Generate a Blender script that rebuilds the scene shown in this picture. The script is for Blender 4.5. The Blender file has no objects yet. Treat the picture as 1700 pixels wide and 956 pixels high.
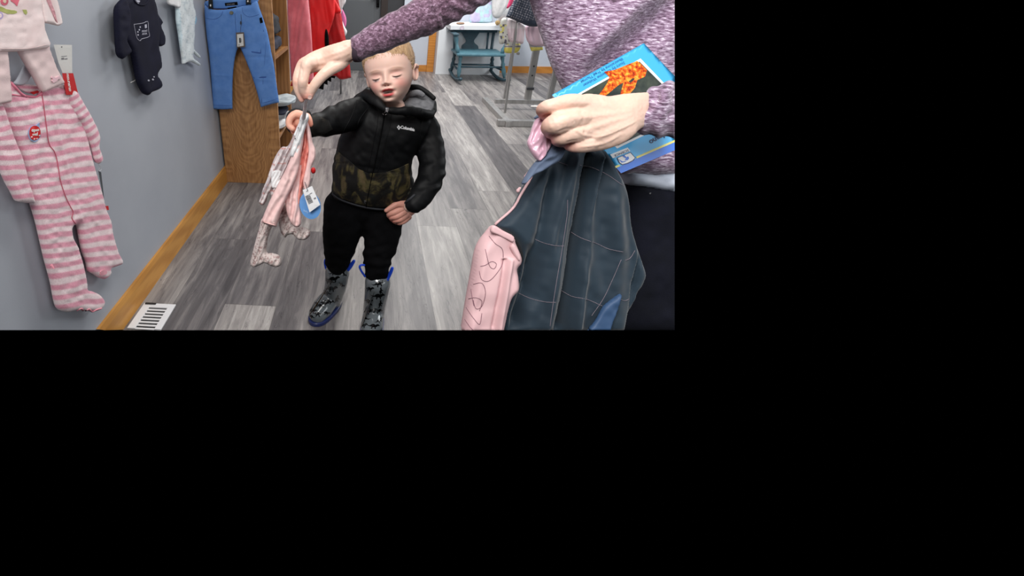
import bpy, bmesh, math, random
import numpy as np
from math import sin, cos, tan, atan, pi, radians, sqrt
from mathutils import Vector, Matrix, noise
from mathutils.geometry import delaunay_2d_cdt
from mathutils.bvhtree import BVHTree

random.seed(7); RNG = np.random.default_rng(7)
SC = bpy.context.scene
COL = SC.collection

# ------------------------------------------------------------------ camera
# photograph frame taken as 1700 x 956; the picture itself sits in its upper left
# (0..1120, 0..548), so the lens is shifted to put the optical axis at (560, 274)
F_PX, CX, CY, EYE = 713.0, 560.0, 274.0, 1.2
PITCH = atan(307 / 713); YAW = atan(55 / (713 / cos(PITCH)))
FW = np.array([-sin(YAW) * cos(PITCH), cos(YAW) * cos(PITCH), -sin(PITCH)])
RT = np.array([cos(YAW), sin(YAW), 0.0]); UP = np.cross(RT, FW)
CAM = np.array([0.0, 0.0, EYE]); FV = tuple(-FW)
cd = bpy.data.cameras.new('camera'); cam = bpy.data.objects.new('camera', cd); COL.objects.link(cam)
cd.sensor_width = 36; cd.lens = F_PX / 1700 * 36
cd.shift_x = (850 - CX) / 1700; cd.shift_y = (CY - 478) / 1700
cd.clip_start = 0.02
cam.matrix_world = Matrix(((RT[0], UP[0], -FW[0], CAM[0]), (RT[1], UP[1], -FW[1], CAM[1]), (RT[2], UP[2], -FW[2], CAM[2]), (0, 0, 0, 1)))
SC.camera = cam

# ------------------------------------------------------------------ world, lights, exposure
w = bpy.data.worlds.new('world'); SC.world = w; w.use_nodes = True
w.node_tree.nodes['Background'].inputs[0].default_value = (0, 0, 0, 1)
w.node_tree.nodes['Background'].inputs[1].default_value = 0.0

def area(name, loc, target, size, power, color=(1, 1, 1), spread=180):
    l = bpy.data.lights.new(name, 'AREA'); l.shape = 'RECTANGLE'; l.size, l.size_y = size
    l.energy = power; l.color = color; l.spread = radians(spread)
    o = bpy.data.objects.new(name, l); COL.objects.link(o); o.location = loc
    o.rotation_euler = (Vector(target) - Vector(loc)).to_track_quat('-Z', 'Y').to_euler()
    return o
area('ceiling_panel_light', (0.35, 0.35, 2.55), (0.35, 0.5, 0), (0.6, 1.2), 15, (1, 0.98, 0.95))
area('ceiling_panel_light', (0.1, 2.4, 2.55), (0.1, 2.4, 0), (0.6, 1.2), 22, (1, 0.98, 0.95))
area('ceiling_panel_light', (0.8, 4.4, 2.55), (0.8, 4.4, 0), (0.6, 1.2), 62, (1, 0.99, 0.97))
area('ceiling_panel_light', (1.0, 5.6, 2.55), (1.0, 5.6, 0), (0.6, 1.2), 34, (1, 0.99, 0.97))
area('window_and_fill_light', (2.8, -1.0, 1.9), (-0.6, 1.6, 1.1), (2.4, 1.6), 38, (0.93, 0.97, 1.0))
area('window_and_fill_light', (4.2, 4.2, 1.8), (0.6, 4.4, 0.4), (2.2, 1.5), 60, (0.93, 0.97, 1.0))
area('window_and_fill_light', (-0.35, -0.35, 2.35), (0.40, 0.75, 1.05), (1.0, 0.8), 17, (1.0, 0.98, 0.96), 110)  # added fill lamp above the camera, aimed at the woman; not a window

SC.view_settings.view_transform = 'Standard'; SC.view_settings.look = 'None'
SC.view_settings.gamma = 1; SC.view_settings.use_curve_mapping = False
SC.view_settings.exposure = 0.0
try: SC.cycles.use_denoising = True
except Exception: pass

# ------------------------------------------------------------------ measuring helpers
def _r(x, y):
    x = np.asarray(x, float); y = np.asarray(y, float)
    return FW + RT * ((x - CX) / F_PX)[..., None] - UP * ((y - CY) / F_PX)[..., None]
def Dp(x, y, d):  return CAM + _r(x, y) * np.asarray(d, float)[..., None]
def Zp(x, y, z=0.0): r = _r(x, y); return CAM + r * ((z - EYE) / r[..., 2])[..., None]
def Xp(x, y, v): r = _r(x, y); return CAM + r * (v / r[..., 0])[..., None]
def Yp(x, y, v): r = _r(x, y); return CAM + r * (v / r[..., 1])[..., None]
def proj(P):
    v = np.asarray(P, float) - CAM; d = v @ FW
    return CX + F_PX * (v @ RT) / d, CY - F_PX * (v @ UP) / d, d

def s2l(c):
    return tuple(((v / 255) / 12.92 if v / 255 <= 0.04045 else ((v / 255 + 0.055) / 1.055) ** 2.4) for v in c)

# ------------------------------------------------------------------ materials
def mat(name, rgb, rough=0.7, metal=0.0, noise_amt=0.0, noise_scale=20, rgb2=None, stretch=(1, 1, 1), bump=0.0,
        bump_scale=200, vcol=False, sheen=0.0, coat=0.0, sss=0.0, spec=0.5, ramp=(0.35, 0.65), detail=4, emit=None, rot=(0, 0, 0)):
    m = bpy.data.materials.new(name); m.use_nodes = True; nt = m.node_tree; b = nt.nodes['Principled BSDF']
    b.inputs['Roughness'].default_value = rough; b.inputs['Metallic'].default_value = metal
    b.inputs['Specular IOR Level'].default_value = spec
    b.inputs['Sheen Weight'].default_value = sheen; b.inputs['Coat Weight'].default_value = coat
    base = s2l(rgb) + (1,)
    tc = nt.nodes.new('ShaderNodeTexCoord'); mp = nt.nodes.new('ShaderNodeMapping'); mp.inputs['Scale'].default_value = stretch
    mp.inputs['Rotation'].default_value = rot
    nt.links.new(tc.outputs['Object'], mp.inputs[0])
    src = None
    if vcol:
        a = nt.nodes.new('ShaderNodeVertexColor'); a.layer_name = 'Col'; src = a.outputs[0]
    if rgb2 is not None:
        n = nt.nodes.new('ShaderNodeTexNoise'); n.inputs['Scale'].default_value = noise_scale; n.inputs['Detail'].default_value = detail
        n.inputs['Roughness'].default_value = 0.6
        nt.links.new(mp.outputs[0], n.inputs[0])
        r = nt.nodes.new('ShaderNodeValToRGB'); r.color_ramp.elements[0].position = ramp[0]; r.color_ramp.elements[1].position = ramp[1]
        r.color_ramp.elements[0].color = base; r.color_ramp.elements[1].color = s2l(rgb2) + (1,)
        nt.links.new(n.outputs[0], r.inputs[0])
        if src is not None:
            mx = nt.nodes.new('ShaderNodeMix'); mx.data_type = 'RGBA'; mx.blend_type = 'MULTIPLY'; mx.inputs[0].default_value = 1
            nt.links.new(src, mx.inputs[6]); nt.links.new(r.outputs[0], mx.inputs[7]); src = mx.outputs[2]
        else: src = r.outputs[0]
    if src is not None: nt.links.new(src, b.inputs['Base Color'])
    else: b.inputs['Base Color'].default_value = base
    if bump:
        n2 = nt.nodes.new('ShaderNodeTexNoise'); n2.inputs['Scale'].default_value = bump_scale; n2.inputs['Detail'].default_value = 3
        nt.links.new(mp.outputs[0], n2.inputs[0])
        bp = nt.nodes.new('ShaderNodeBump'); bp.inputs['Strength'].default_value = bump; bp.inputs['Distance'].default_value = 0.004
        nt.links.new(n2.outputs[0], bp.inputs['Height']); nt.links.new(bp.outputs[0], b.inputs['Normal'])
    if sss:
        b.inputs['Subsurface Weight'].default_value = sss; b.inputs['Subsurface Radius'].default_value = (1, .35, .2)
        b.inputs['Subsurface Scale'].default_value = 0.008
    return m

def oak_mat(name, a, b_, scale=9.0, axis='z'):
    """oak grain: rings seen on a flat-sawn board, long along the given axis"""
    m = bpy.data.materials.new(name); m.use_nodes = True; nt = m.node_tree; bs = nt.nodes['Principled BSDF']
    tc = nt.nodes.new('ShaderNodeTexCoord'); mp = nt.nodes.new('ShaderNodeMapping')
    mp.inputs['Scale'].default_value = {'z': (1, 1, .16), 'x': (.12, 1, 1), 'y': (1, .12, 1)}[axis]
    nt.links.new(tc.outputs['Object'], mp.inputs[0])
    w_ = nt.nodes.new('ShaderNodeTexWave'); w_.wave_type = 'RINGS'; w_.rings_direction = 'Y' if axis != 'y' else 'X'
    w_.inputs['Scale'].default_value = scale; w_.inputs['Distortion'].default_value = 5; w_.inputs['Detail'].default_value = 3
    w_.inputs['Detail Scale'].default_value = 2.0; w_.inputs['Detail Roughness'].default_value = .6
    nt.links.new(mp.outputs[0], w_.inputs[0])
    n = nt.nodes.new('ShaderNodeTexNoise'); n.inputs['Scale'].default_value = 60; n.inputs['Detail'].default_value = 5
    nt.links.new(mp.outputs[0], n.inputs[0])
    r = nt.nodes.new('ShaderNodeValToRGB'); r.color_ramp.elements[0].color = s2l(a) + (1,); r.color_ramp.elements[1].color = s2l(b_) + (1,)
    ad = nt.nodes.new('ShaderNodeMath'); ad.operation = 'MULTIPLY_ADD'; ad.inputs[1].default_value = .55
    nt.links.new(w_.outputs[1], ad.inputs[0])
    ml = nt.nodes.new('ShaderNodeMath'); ml.operation = 'MULTIPLY'; ml.inputs[1].default_value = .5
    nt.links.new(n.outputs[0], ml.inputs[0]); nt.links.new(ml.outputs[0], ad.inputs[2])
    nt.links.new(ad.outputs[0], r.inputs[0]); nt.links.new(r.outputs[0], bs.inputs['Base Color'])
    bs.inputs['Roughness'].default_value = .45
    return m

def flatsawn_mat(name, a, b_, xc=-.72):
    """oak veneer with nested cathedral figure across the panel"""
    m = bpy.data.materials.new(name); m.use_nodes = True; nt = m.node_tree; bs = nt.nodes['Principled BSDF']; N = nt.nodes.new; L = nt.links.new
    def M(op, a, b=None):
        n = N('ShaderNodeMath'); n.operation = op
        for i, v in enumerate((a, b)):
            if v is None: continue
            if isinstance(v, (int, float)): n.inputs[i].default_value = v
            else: L(v, n.inputs[i])
        return n.outputs[0]
    tc = N('ShaderNodeTexCoord'); sp = N('ShaderNodeSeparateXYZ'); L(tc.outputs['Object'], sp.inputs[0])
    n1 = N('ShaderNodeTexNoise'); n1.inputs['Scale'].default_value = 7; n1.inputs['Detail'].default_value = 2.5; mq = N('ShaderNodeMapping'); mq.inputs['Scale'].default_value = (1, 1, 1.6); L(tc.outputs['Object'], mq.inputs[0]); L(mq.outputs[0], n1.inputs[0])
    mp = N('ShaderNodeMapping'); mp.inputs['Scale'].default_value = (1, 1, .12); L(tc.outputs['Object'], mp.inputs[0])
    n2 = N('ShaderNodeTexNoise'); n2.inputs['Scale'].default_value = 130; n2.inputs['Detail'].default_value = 4; L(mp.outputs[0], n2.inputs[0])
    dx = M('SUBTRACT', sp.outputs[0], xc); q = M('MULTIPLY', M('MULTIPLY', dx, dx), 160.0)
    v = M('ADD', M('ADD', M('MULTIPLY', sp.outputs[2], 20.0), M('MULTIPLY', M('MINIMUM', q, 2.5), -2.4)), M('MULTIPLY', n1.outputs[0], 3.6))
    band = M('ADD', M('MULTIPLY', M('SINE', M('MULTIPLY', v, 6.283)), .12), .5)
    t = M('ADD', band, M('MULTIPLY', M('SUBTRACT', n2.outputs[0], .5), .9))
    r = N('ShaderNodeValToRGB'); r.color_ramp.elements[0].position = .15; r.color_ramp.elements[0].color = s2l(a) + (1,); r.color_ramp.elements[1].position = .9; r.color_ramp.elements[1].color = s2l(b_) + (1,)
    L(t, r.inputs[0]); L(r.outputs[0], bs.inputs['Base Color']); bs.inputs['Roughness'].default_value = .42
    return m

def plank_mat():
    """grey vinyl planks; each plank carries its own tone and its own 0..1 coordinates in the colour layer"""
    m = bpy.data.materials.new('grey_vinyl_planks'); m.use_nodes = True; nt = m.node_tree; bs = nt.nodes['Principled BSDF']
    N = nt.nodes.new; L = nt.links.new
    def M(op, a, b=None, c=None):
        n = N('ShaderNodeMath'); n.operation = op
        for i, v in enumerate((a, b, c)):
            if v is None: continue
            if isinstance(v, (int, float)): n.inputs[i].default_value = v
            else: L(v, n.inputs[i])
        return n.outputs[0]
    a = N('ShaderNodeVertexColor'); a.layer_name = 'Plank'; sc = N('ShaderNodeSeparateColor'); L(a.outputs[0], sc.inputs[0])
    tone, fu, fv = sc.outputs
    tc = N('ShaderNodeTexCoord'); sp = N('ShaderNodeSeparateXYZ'); L(tc.outputs['Object'], sp.inputs[0])
    off = M('MULTIPLY', tone, 91.0)
    gv = N('ShaderNodeCombineXYZ'); L(sp.outputs[0], gv.inputs[0]); L(M('ADD', M('MULTIPLY', sp.outputs[1], .10), off), gv.inputs[1]); L(off, gv.inputs[2])
    g1 = N('ShaderNodeTexNoise'); g1.inputs['Scale'].default_value = 38; g1.inputs['Detail'].default_value = 7; g1.inputs['Roughness'].default_value = .68; g1.inputs['Distortion'].default_value = .8; L(gv.outputs[0], g1.inputs[0])
    g3 = N('ShaderNodeTexNoise'); g3.inputs['Scale'].default_value = 9; g3.inputs['Detail'].default_value = 3; g3.inputs['Distortion'].default_value = 1.5; L(gv.outputs[0], g3.inputs[0])
    g2 = N('ShaderNodeTexWave'); g2.wave_type = 'RINGS'; g2.rings_direction = 'Y'; g2.inputs['Scale'].default_value = 7; g2.inputs['Distortion'].default_value = 10; g2.inputs['Detail'].default_value = 4; g2.inputs['Detail Scale'].default_value = 1.2; L(gv.outputs[0], g2.inputs[0])
    cr = N('ShaderNodeTexNoise'); cr.inputs['Scale'].default_value = 16; cr.inputs['Detail'].default_value = 5; cr.inputs['Distortion'].default_value = 2.5; L(gv.outputs[0], cr.inputs[0])
    crack = M('MULTIPLY', M('LESS_THAN', M('ABSOLUTE', M('SUBTRACT', cr.outputs[0], .60)), .006), .22)
    gg = M('SUBTRACT', M('ADD', M('ADD', M('MULTIPLY', M('SUBTRACT', g1.outputs[0], .5), 1.05), M('MULTIPLY', M('SUBTRACT', g2.outputs[1], .5), .16)), M('MULTIPLY', M('SUBTRACT', g3.outputs[0], .5), .55)), crack)
    t = M('ADD', tone, M('MULTIPLY', gg, .80))
    r = N('ShaderNodeValToRGB'); e = r.color_ramp.elements
    e[0].position = .0; e[0].color = s2l((50, 47, 49)) + (1,); e[1].position = 1.0; e[1].color = s2l((208, 204, 200)) + (1,)
    k = e.new(.35); k.color = s2l((97, 93, 94)) + (1,); k = e.new(.65); k.color = s2l((148, 143, 140)) + (1,)
    L(t, r.inputs[0])
    e1 = M('MINIMUM', fu, M('SUBTRACT', 1.0, fu)); e2 = M('MULTIPLY', M('MINIMUM', fv, M('SUBTRACT', 1.0, fv)), 5.8)
    sm = M('LESS_THAN', M('MINIMUM', e1, e2), .007)
    mx = N('ShaderNodeMix'); mx.data_type = 'RGBA'; L(M('MULTIPLY', sm, .5), mx.inputs[0]); L(r.outputs[0], mx.inputs[6]); mx.inputs[7].default_value = s2l((70, 66, 64)) + (1,)
    L(mx.outputs[2], bs.inputs['Base Color']); bs.inputs['Roughness'].default_value = .42
    bp = N('ShaderNodeBump'); bp.inputs['Strength'].default_value = .15; bp.inputs['Distance'].default_value = .002; L(gg, bp.inputs['Height']); L(bp.outputs[0], bs.inputs['Normal'])
    return m

# ------------------------------------------------------------------ object helpers
def link(name, me, m=None, parent=None):
    o = bpy.data.objects.new(name, me); COL.objects.link(o)
    if m is not None: me.materials.append(m)
    if parent is not None: o.parent = parent
    return o
def mesh(name, V, Fc, m=None, parent=None, smooth=True, col=None):
    me = bpy.data.meshes.new(name)
    V = np.asarray(V, float)
    me.from_pydata([tuple(v) for v in V], [], [tuple(int(i) for i in f) for f in Fc])
    me.validate(); me.update()
    if smooth: me.polygons.foreach_set('use_smooth', [True] * len(me.polygons))
    if col is not None:
        a = me.color_attributes.new('Col', 'FLOAT_COLOR', 'POINT')
        c = np.ones((len(me.vertices), 4)); c[:, :3] = col[:len(me.vertices)]
        a.data.foreach_set('color', c.ravel())
    bm = bmesh.new(); bm.from_mesh(me); bmesh.ops.recalc_face_normals(bm, faces=bm.faces); bm.to_mesh(me); bm.free()
    return link(name, me, m, parent)
def tag(o, label, cat, group=None, kind=None):
    if label: o['label'] = label
    if cat: o['category'] = cat
    if group: o['group'] = group
    if kind: o['kind'] = kind
    return o
def empty(name, loc, label, cat, group=None):
    o = bpy.data.objects.new(name, None); COL.objects.link(o); o.location = loc; o.empty_display_size = .05
    tag(o, label, cat, group)
    return o
def settle(root):
    """children were built in world space: keep them there under a moved Empty"""
    inv = Matrix.Translation(root.location).inverted()
    for ch in [c for c in bpy.data.objects if c.parent == root]:
        ch.matrix_parent_inverse = inv
def struct(o): o['kind'] = 'structure'; return o
def end_at_picture(o, row=True, column=True):
    """finish a mesh where the picture ends (row 548, column 1120): nothing beyond it is known; the cut is capped"""
    bm = bmesh.new(); bm.from_mesh(o.data)
    for use, no in ((row, -np.cross(RT, _r(np.array(0.), np.array(548.)))), (column, np.cross(_r(np.array(1120.), np.array(0.)), UP))):
        if not use: continue
        ref = _r(np.array(500.), np.array(200.))
        if no @ ref > 0: no = -no
        g_ = bmesh.ops.bisect_plane(bm, geom=bm.verts[:] + bm.edges[:] + bm.faces[:], plane_co=tuple(CAM), plane_no=tuple(no), clear_outer=True)
        es = [e for e in g_['geom_cut'] if isinstance(e, bmesh.types.BMEdge)]
        if es: bmesh.ops.holes_fill(bm, edges=es, sides=0)
    bm.to_mesh(o.data); bm.free()

class MB:
    def __init__(s): s.V = []; s.F = []
    def add(s, V, Fc):
        n = len(s.V); s.V += [tuple(map(float, v)) for v in V]; s.F += [tuple(int(i) + n for i in f) for f in Fc]; return s
    def box(s, lo, hi):
        x0, y0, z0 = lo; x1, y1, z1 = hi
        return s.add([(x0, y0, z0), (x1, y0, z0), (x1, y1, z0), (x0, y1, z0), (x0, y0, z1), (x1, y0, z1), (x1, y1, z1), (x0, y1, z1)],
                     [(0, 3, 2, 1), (4, 5, 6, 7), (0, 1, 5, 4), (1, 2, 6, 5), (2, 3, 7, 6), (3, 0, 4, 7)])
    def tube(s, pts, rad, n=12, cap=True, k=1.0):
        V, Fc = tube_w([Vector(p) for p in pts], rad if hasattr(rad, '__len__') else [rad] * len(pts), n, k, round_ends=False); return s.add(V, Fc)
    def build(s, name, m, parent=None, smooth=False, bevel=0.0):
        o = mesh(name, s.V, s.F, m, parent, smooth)
        if bevel:
            b = o.modifiers.new('bevel', 'BEVEL'); b.width = bevel; b.segments = 2; b.limit_method = 'ANGLE'
        return o

def tube_w(P, R, n=14, k=1.0, round_ends=True, ends=(True, True), view=None, rk=None):
    """tube through world points; radius across the view = R, along the view = R*k"""
    P = [Vector(p) for p in P]
    V = []; rings = []
    N = len(P)
    T = []
    for i in range(N):
        a = P[max(i - 1, 0)]; b = P[min(i + 1, N - 1)]; T.append((b - a).normalized())
    pts = [(P[i], T[i], R[i]) for i in range(N)]
    if round_ends:
        def capp(i, sgn):
            out = []
            for a in (0.35, 0.7, 1.0, 1.25, 1.45):
                out.append((P[i] + T[i] * sgn * R[i] * sin(a) * .9, T[i], R[i] * cos(a)))
            return out
        if ends[0]: pts = list(reversed(capp(0, -1))) + pts
        if ends[1]: pts = pts + capp(N - 1, 1)
    side = None
    for (p, t, r) in pts:
        vw = Vector(p) - Vector(CAM) if view is None else Vector(view)
        s_ = t.cross(vw)
        if s_.length < 1e-5: s_ = side or t.orthogonal()
        s_.normalize()
        if side is not None and s_.dot(side) < 0: s_ = -s_
        side = s_; dd = t.cross(s_).normalized()
        rings.append(len(V))
        for j in range(n):
            a = 2 * pi * j / n
            V.append(p + s_ * (r * cos(a)) + dd * (r * k * sin(a)))
    Fc = []
    for i in range(len(rings) - 1):
        for j in range(n):
            a = rings[i] + j; b = rings[i] + (j + 1) % n
            Fc.append((a, b, b + n, a + n))
    Fc.append(tuple(range(n))[::-1]); Fc.append(tuple(rings[-1] + j for j in range(n)))
    return V, Fc

def cr_open(P, sub=5):
    P = np.asarray(P, float); out = []
    for i in range(len(P) - 1):
        p0 = P[max(i - 1, 0)]; p1 = P[i]; p2 = P[i + 1]; p3 = P[min(i + 2, len(P) - 1)]
        for t in np.linspace(0, 1, sub, endpoint=False):
            out.append(.5 * ((2 * p1) + (-p0 + p2) * t + (2 * p0 - 5 * p1 + 4 * p2 - p3) * t * t + (-p0 + 3 * p1 - 3 * p2 + p3) * t ** 3))
    out.append(P[-1]); return np.array(out)
def cr_closed(P, sp=2.0, sharp=()):
    P = np.asarray(P, float); n = len(P); out = []
    for i in range(n):
        p0 = P[(i - 1) % n]; p1 = P[i]; p2 = P[(i + 1) % n]; p3 = P[(i + 2) % n]
        if i in sharp: p0 = p1
        if (i + 1) % n in sharp: p3 = p2
        k = max(1, int(np.linalg.norm(p2 - p1) / sp))
        for t in np.linspace(0, 1, k, endpoint=False):
            out.append(.5 * ((2 * p1) + (-p0 + p2) * t + (2 * p0 - 5 * p1 + 4 * p2 - p3) * t * t + (-p0 + 3 * p1 - 3 * p2 + p3) * t ** 3))
    return np.array(out)

def ltube(pts, n=14, k=1.0, sub=5, ends=(True, True), mode='d'):
    """limb: rows (px, py, depth, radius in px); depth is axis depth, or world y in mode 'y'"""
    A = cr_open(pts, sub)
    if mode == 'y':
        W = Yp(A[:, 0], A[:, 1], A[:, 2]); d = (W - CAM) @ FW
    else:
        W = Dp(A[:, 0], A[:, 1], A[:, 2]); d = A[:, 2]
    return tube_w(W, list(np.maximum(A[:, 3], .3) * d / F_PX), n, k, True, ends)

def fuse(parts, voxel, smooth=4, factor=.5):
    """several closed shapes -> one continuous surface"""
    mb = MB()
    for V, Fc in parts: mb.add(V, Fc)
    me = bpy.data.meshes.new('t'); me.from_pydata(mb.V, [], mb.F); me.update()
    bm = bmesh.new(); bm.from_mesh(me); bmesh.ops.recalc_face_normals(bm, faces=bm.faces); bm.to_mesh(me); bm.free()
    o = bpy.data.objects.new('t', me); COL.objects.link(o)
    r = o.modifiers.new('r', 'REMESH'); r.mode = 'VOXEL'; r.voxel_size = voxel
    if smooth:
        s = o.modifiers.new('s', 'SMOOTH'); s.iterations = smooth; s.factor = factor
    dg = bpy.context.evaluated_depsgraph_get(); dg.update()
    ev = o.evaluated_get(dg); m2 = ev.to_mesh()
    V = np.empty(len(m2.vertices) * 3); m2.vertices.foreach_get('co', V); V = V.reshape(-1, 3)
    N = np.empty(len(m2.vertices) * 3); m2.vertex_normals.foreach_get('vector', N); N = N.reshape(-1, 3)
    Fc = [tuple(p.vertices) for p in m2.polygons]
    ev.to_mesh_clear(); bpy.data.objects.remove(o); bpy.data.meshes.remove(me)
    return V, Fc, N

_tab = RNG.random((256, 256))
def vn(x, y, s=1.0, seed=0):
    x = np.asarray(x, float) / s + seed * 17.3 + 1000; y = np.asarray(y, float) / s + seed * 7.1 + 1000
    xi = np.floor(x).astype(int); yi = np.floor(y).astype(int); fx = x - xi; fy = y - yi
    fx = fx * fx * (3 - 2 * fx); fy = fy * fy * (3 - 2 * fy)
    g = lambda a, b: _tab[a % 256, b % 256]
    return ((g(xi, yi) * (1 - fx) + g(xi + 1, yi) * fx) * (1 - fy) + (g(xi, yi + 1) * (1 - fx) + g(xi + 1, yi + 1) * fx) * fy) * 2 - 1

def inside(px, py, poly):
    px = np.asarray(px); py = np.asarray(py); c = np.zeros(px.shape, bool); n = len(poly); j = n - 1
    for i in range(n):
        xi, yi = poly[i]; xj, yj = poly[j]
        if yi != yj:
            t = ((yi > py) != (yj > py)) & (px < (xj - xi) * (py - yi) / (yj - yi) + xi); c ^= t
        j = i
    return c
def bdist(px, py, poly):
    P = np.stack([px, py], -1)[:, None, :]; A = poly[None]; B = np.roll(poly, -1, 0)[None]
    AB = B - A; t = np.clip(((P - A) * AB).sum(-1) / np.maximum((AB ** 2).sum(-1), 1e-9), 0, 1)
    return np.sqrt((((A + AB * t[..., None]) - P) ** 2).sum(-1)).min(1)
def poisson(poly, n=90):
    lo = poly.min(0) - 2; hi = poly.max(0) + 2; s = (hi - lo).max() / n
    gx = np.arange(lo[0], hi[0] + s, s); gy = np.arange(lo[1], hi[1] + s, s); X, Y = np.meshgrid(gx, gy)
    M = inside(X.ravel(), Y.ravel(), poly).reshape(X.shape); u = np.zeros(X.shape)
    for _ in range(1600):
        u[1:-1, 1:-1] = .25 * (u[:-2, 1:-1] + u[2:, 1:-1] + u[1:-1, :-2] + u[1:-1, 2:] + 1); u[~M] = 0
    u = np.sqrt(u / u.max())
    def f(x, y):
        a = np.clip((np.asarray(x) - lo[0]) / s, 0, len(gx) - 1.01); b = np.clip((np.asarray(y) - lo[1]) / s, 0, len(gy) - 1.01)
        i = a.astype(int); j = b.astype(int); p = a - i; q = b - j
        return (u[j, i] * (1 - p) + u[j, i + 1] * p) * (1 - q) + (u[j + 1, i] * (1 - p) + u[j + 1, i + 1] * p) * q
    return f

class Sheet:
    """cloth-like body: an outline laid on a real surface in the room, with a rounded thickness front and back"""
    def __init__(s, outline, un, nrm, tf, tb, prof='flat', R=8.0, wr=None, step=2.5, sharp=(), sm=True):
        s.poly = cr_closed(outline, step, sharp) if sm else cr_closed(outline, step, range(len(outline)))
        s.un = un; s.n = np.asarray(nrm, float); s.n /= np.linalg.norm(s.n); s.tf = tf; s.tb = tb; s.prof = prof; s.R = R; s.wr = wr; s.step = step
        s.pf = poisson(s.poly) if prof == 'round' else None
    def h(s, x, y):
        d = bdist(x, y, s.poly) if len(x) else np.zeros(0); e = np.clip(d / s.R, 0, 1)
        p = s.pf(x, y) if s.pf is not None else np.sqrt(1 - (1 - e) ** 2)
        wv = s.wr(x, y) * np.clip(d / s.R, 0, 1) if s.wr else 0
        return p, wv
    def front(s, x, y, lift=0.0):
        x = np.atleast_1d(np.asarray(x, float)); y = np.atleast_1d(np.asarray(y, float))
        p, wv = s.h(x, y); return s.un(x, y) + s.n * (s.tf * p + wv + lift)[:, None]
    def data(s):
        lo = s.poly.min(0); hi = s.poly.max(0); st = s.step
        gx, gy = np.meshgrid(np.arange(lo[0], hi[0], st), np.arange(lo[1], hi[1], st * .87))
        gx[1::2] += st * .5; gx = gx.ravel(); gy = gy.ravel()
        k = inside(gx, gy, s.poly); gx, gy = gx[k], gy[k]; k = bdist(gx, gy, s.poly) > st * .45; gx, gy = gx[k], gy[k]
        nb = len(s.poly); pts = [Vector(p) for p in s.poly] + [Vector((a, b)) for a, b in zip(gx, gy)]
        r = delaunay_2d_cdt(pts, [(i, (i + 1) % nb) for i in range(nb)], [list(range(nb))], 1, 1e-5)
        P2 = np.array([tuple(v) for v in r[0]]); T = r[2]; orig = r[3]
        isb = np.array([any(o < nb for o in ol) if len(ol) else True for ol in orig])
        x, y = P2[:, 0], P2[:, 1]; p, wv = s.h(x, y); p = np.where(isb, 0, p); wv = np.where(isb, 0, wv)
        base = s.un(x, y); Fr = base + s.n * (s.tf * p + wv)[:, None]
        Bk = base - s.n * (s.tb * p)[:, None]
        # boundary vertices are shared between the front and the back
        idx = np.full(len(x), -1); ii = np.where(~isb)[0]; idx[ii] = len(x) + np.arange(len(ii)); idx[isb] = np.where(isb)[0]
        V = np.concatenate([Fr, Bk[ii]]); Fc = [tuple(t) for t in T] + [tuple(int(idx[v]) for v in t[::-1]) for t in T]
        XY = np.concatenate([P2, P2[ii]])
        return V, Fc, XY
    def build(s, name, m, parent=None, col=None):
        V, Fc, XY = s.data(); c = None
        if col is not None: c = np.array(col(XY[:, 0], XY[:, 1]))
        s.o = mesh(name, V, Fc, m, parent, True, c); return s.o

def surf_of(objs):
    """front surface of finished meshes, looked up when a mark or tag is laid on them"""
    V = []; Fc = []
    for o in objs:
        n = len(V); V += [o.matrix_world @ v.co if False else v.co.copy() for v in o.data.vertices]; Fc += [[i + n for i in p.vertices] for p in o.data.polygons]
    t = BVHTree.FromPolygons(V, Fc)
    def f(x, y, lift=0.0, dflt=None):
        out = []
        for a, b in zip(np.atleast_1d(x), np.atleast_1d(y)):
            d = Vector(_r(a, b)); h = t.ray_cast(Vector(CAM), d.normalized())
            if h[0] is None:
                h = t.find_nearest(Vector(Dp(a, b, np.array(1.0)))) if dflt is None else (Vector(dflt(a, b)), -d.normalized())
            nn = h[1] if h[1].dot(d) < 0 else -h[1]
            out.append(np.array(h[0] + nn * lift))
        return np.array(out)
    return f

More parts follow.
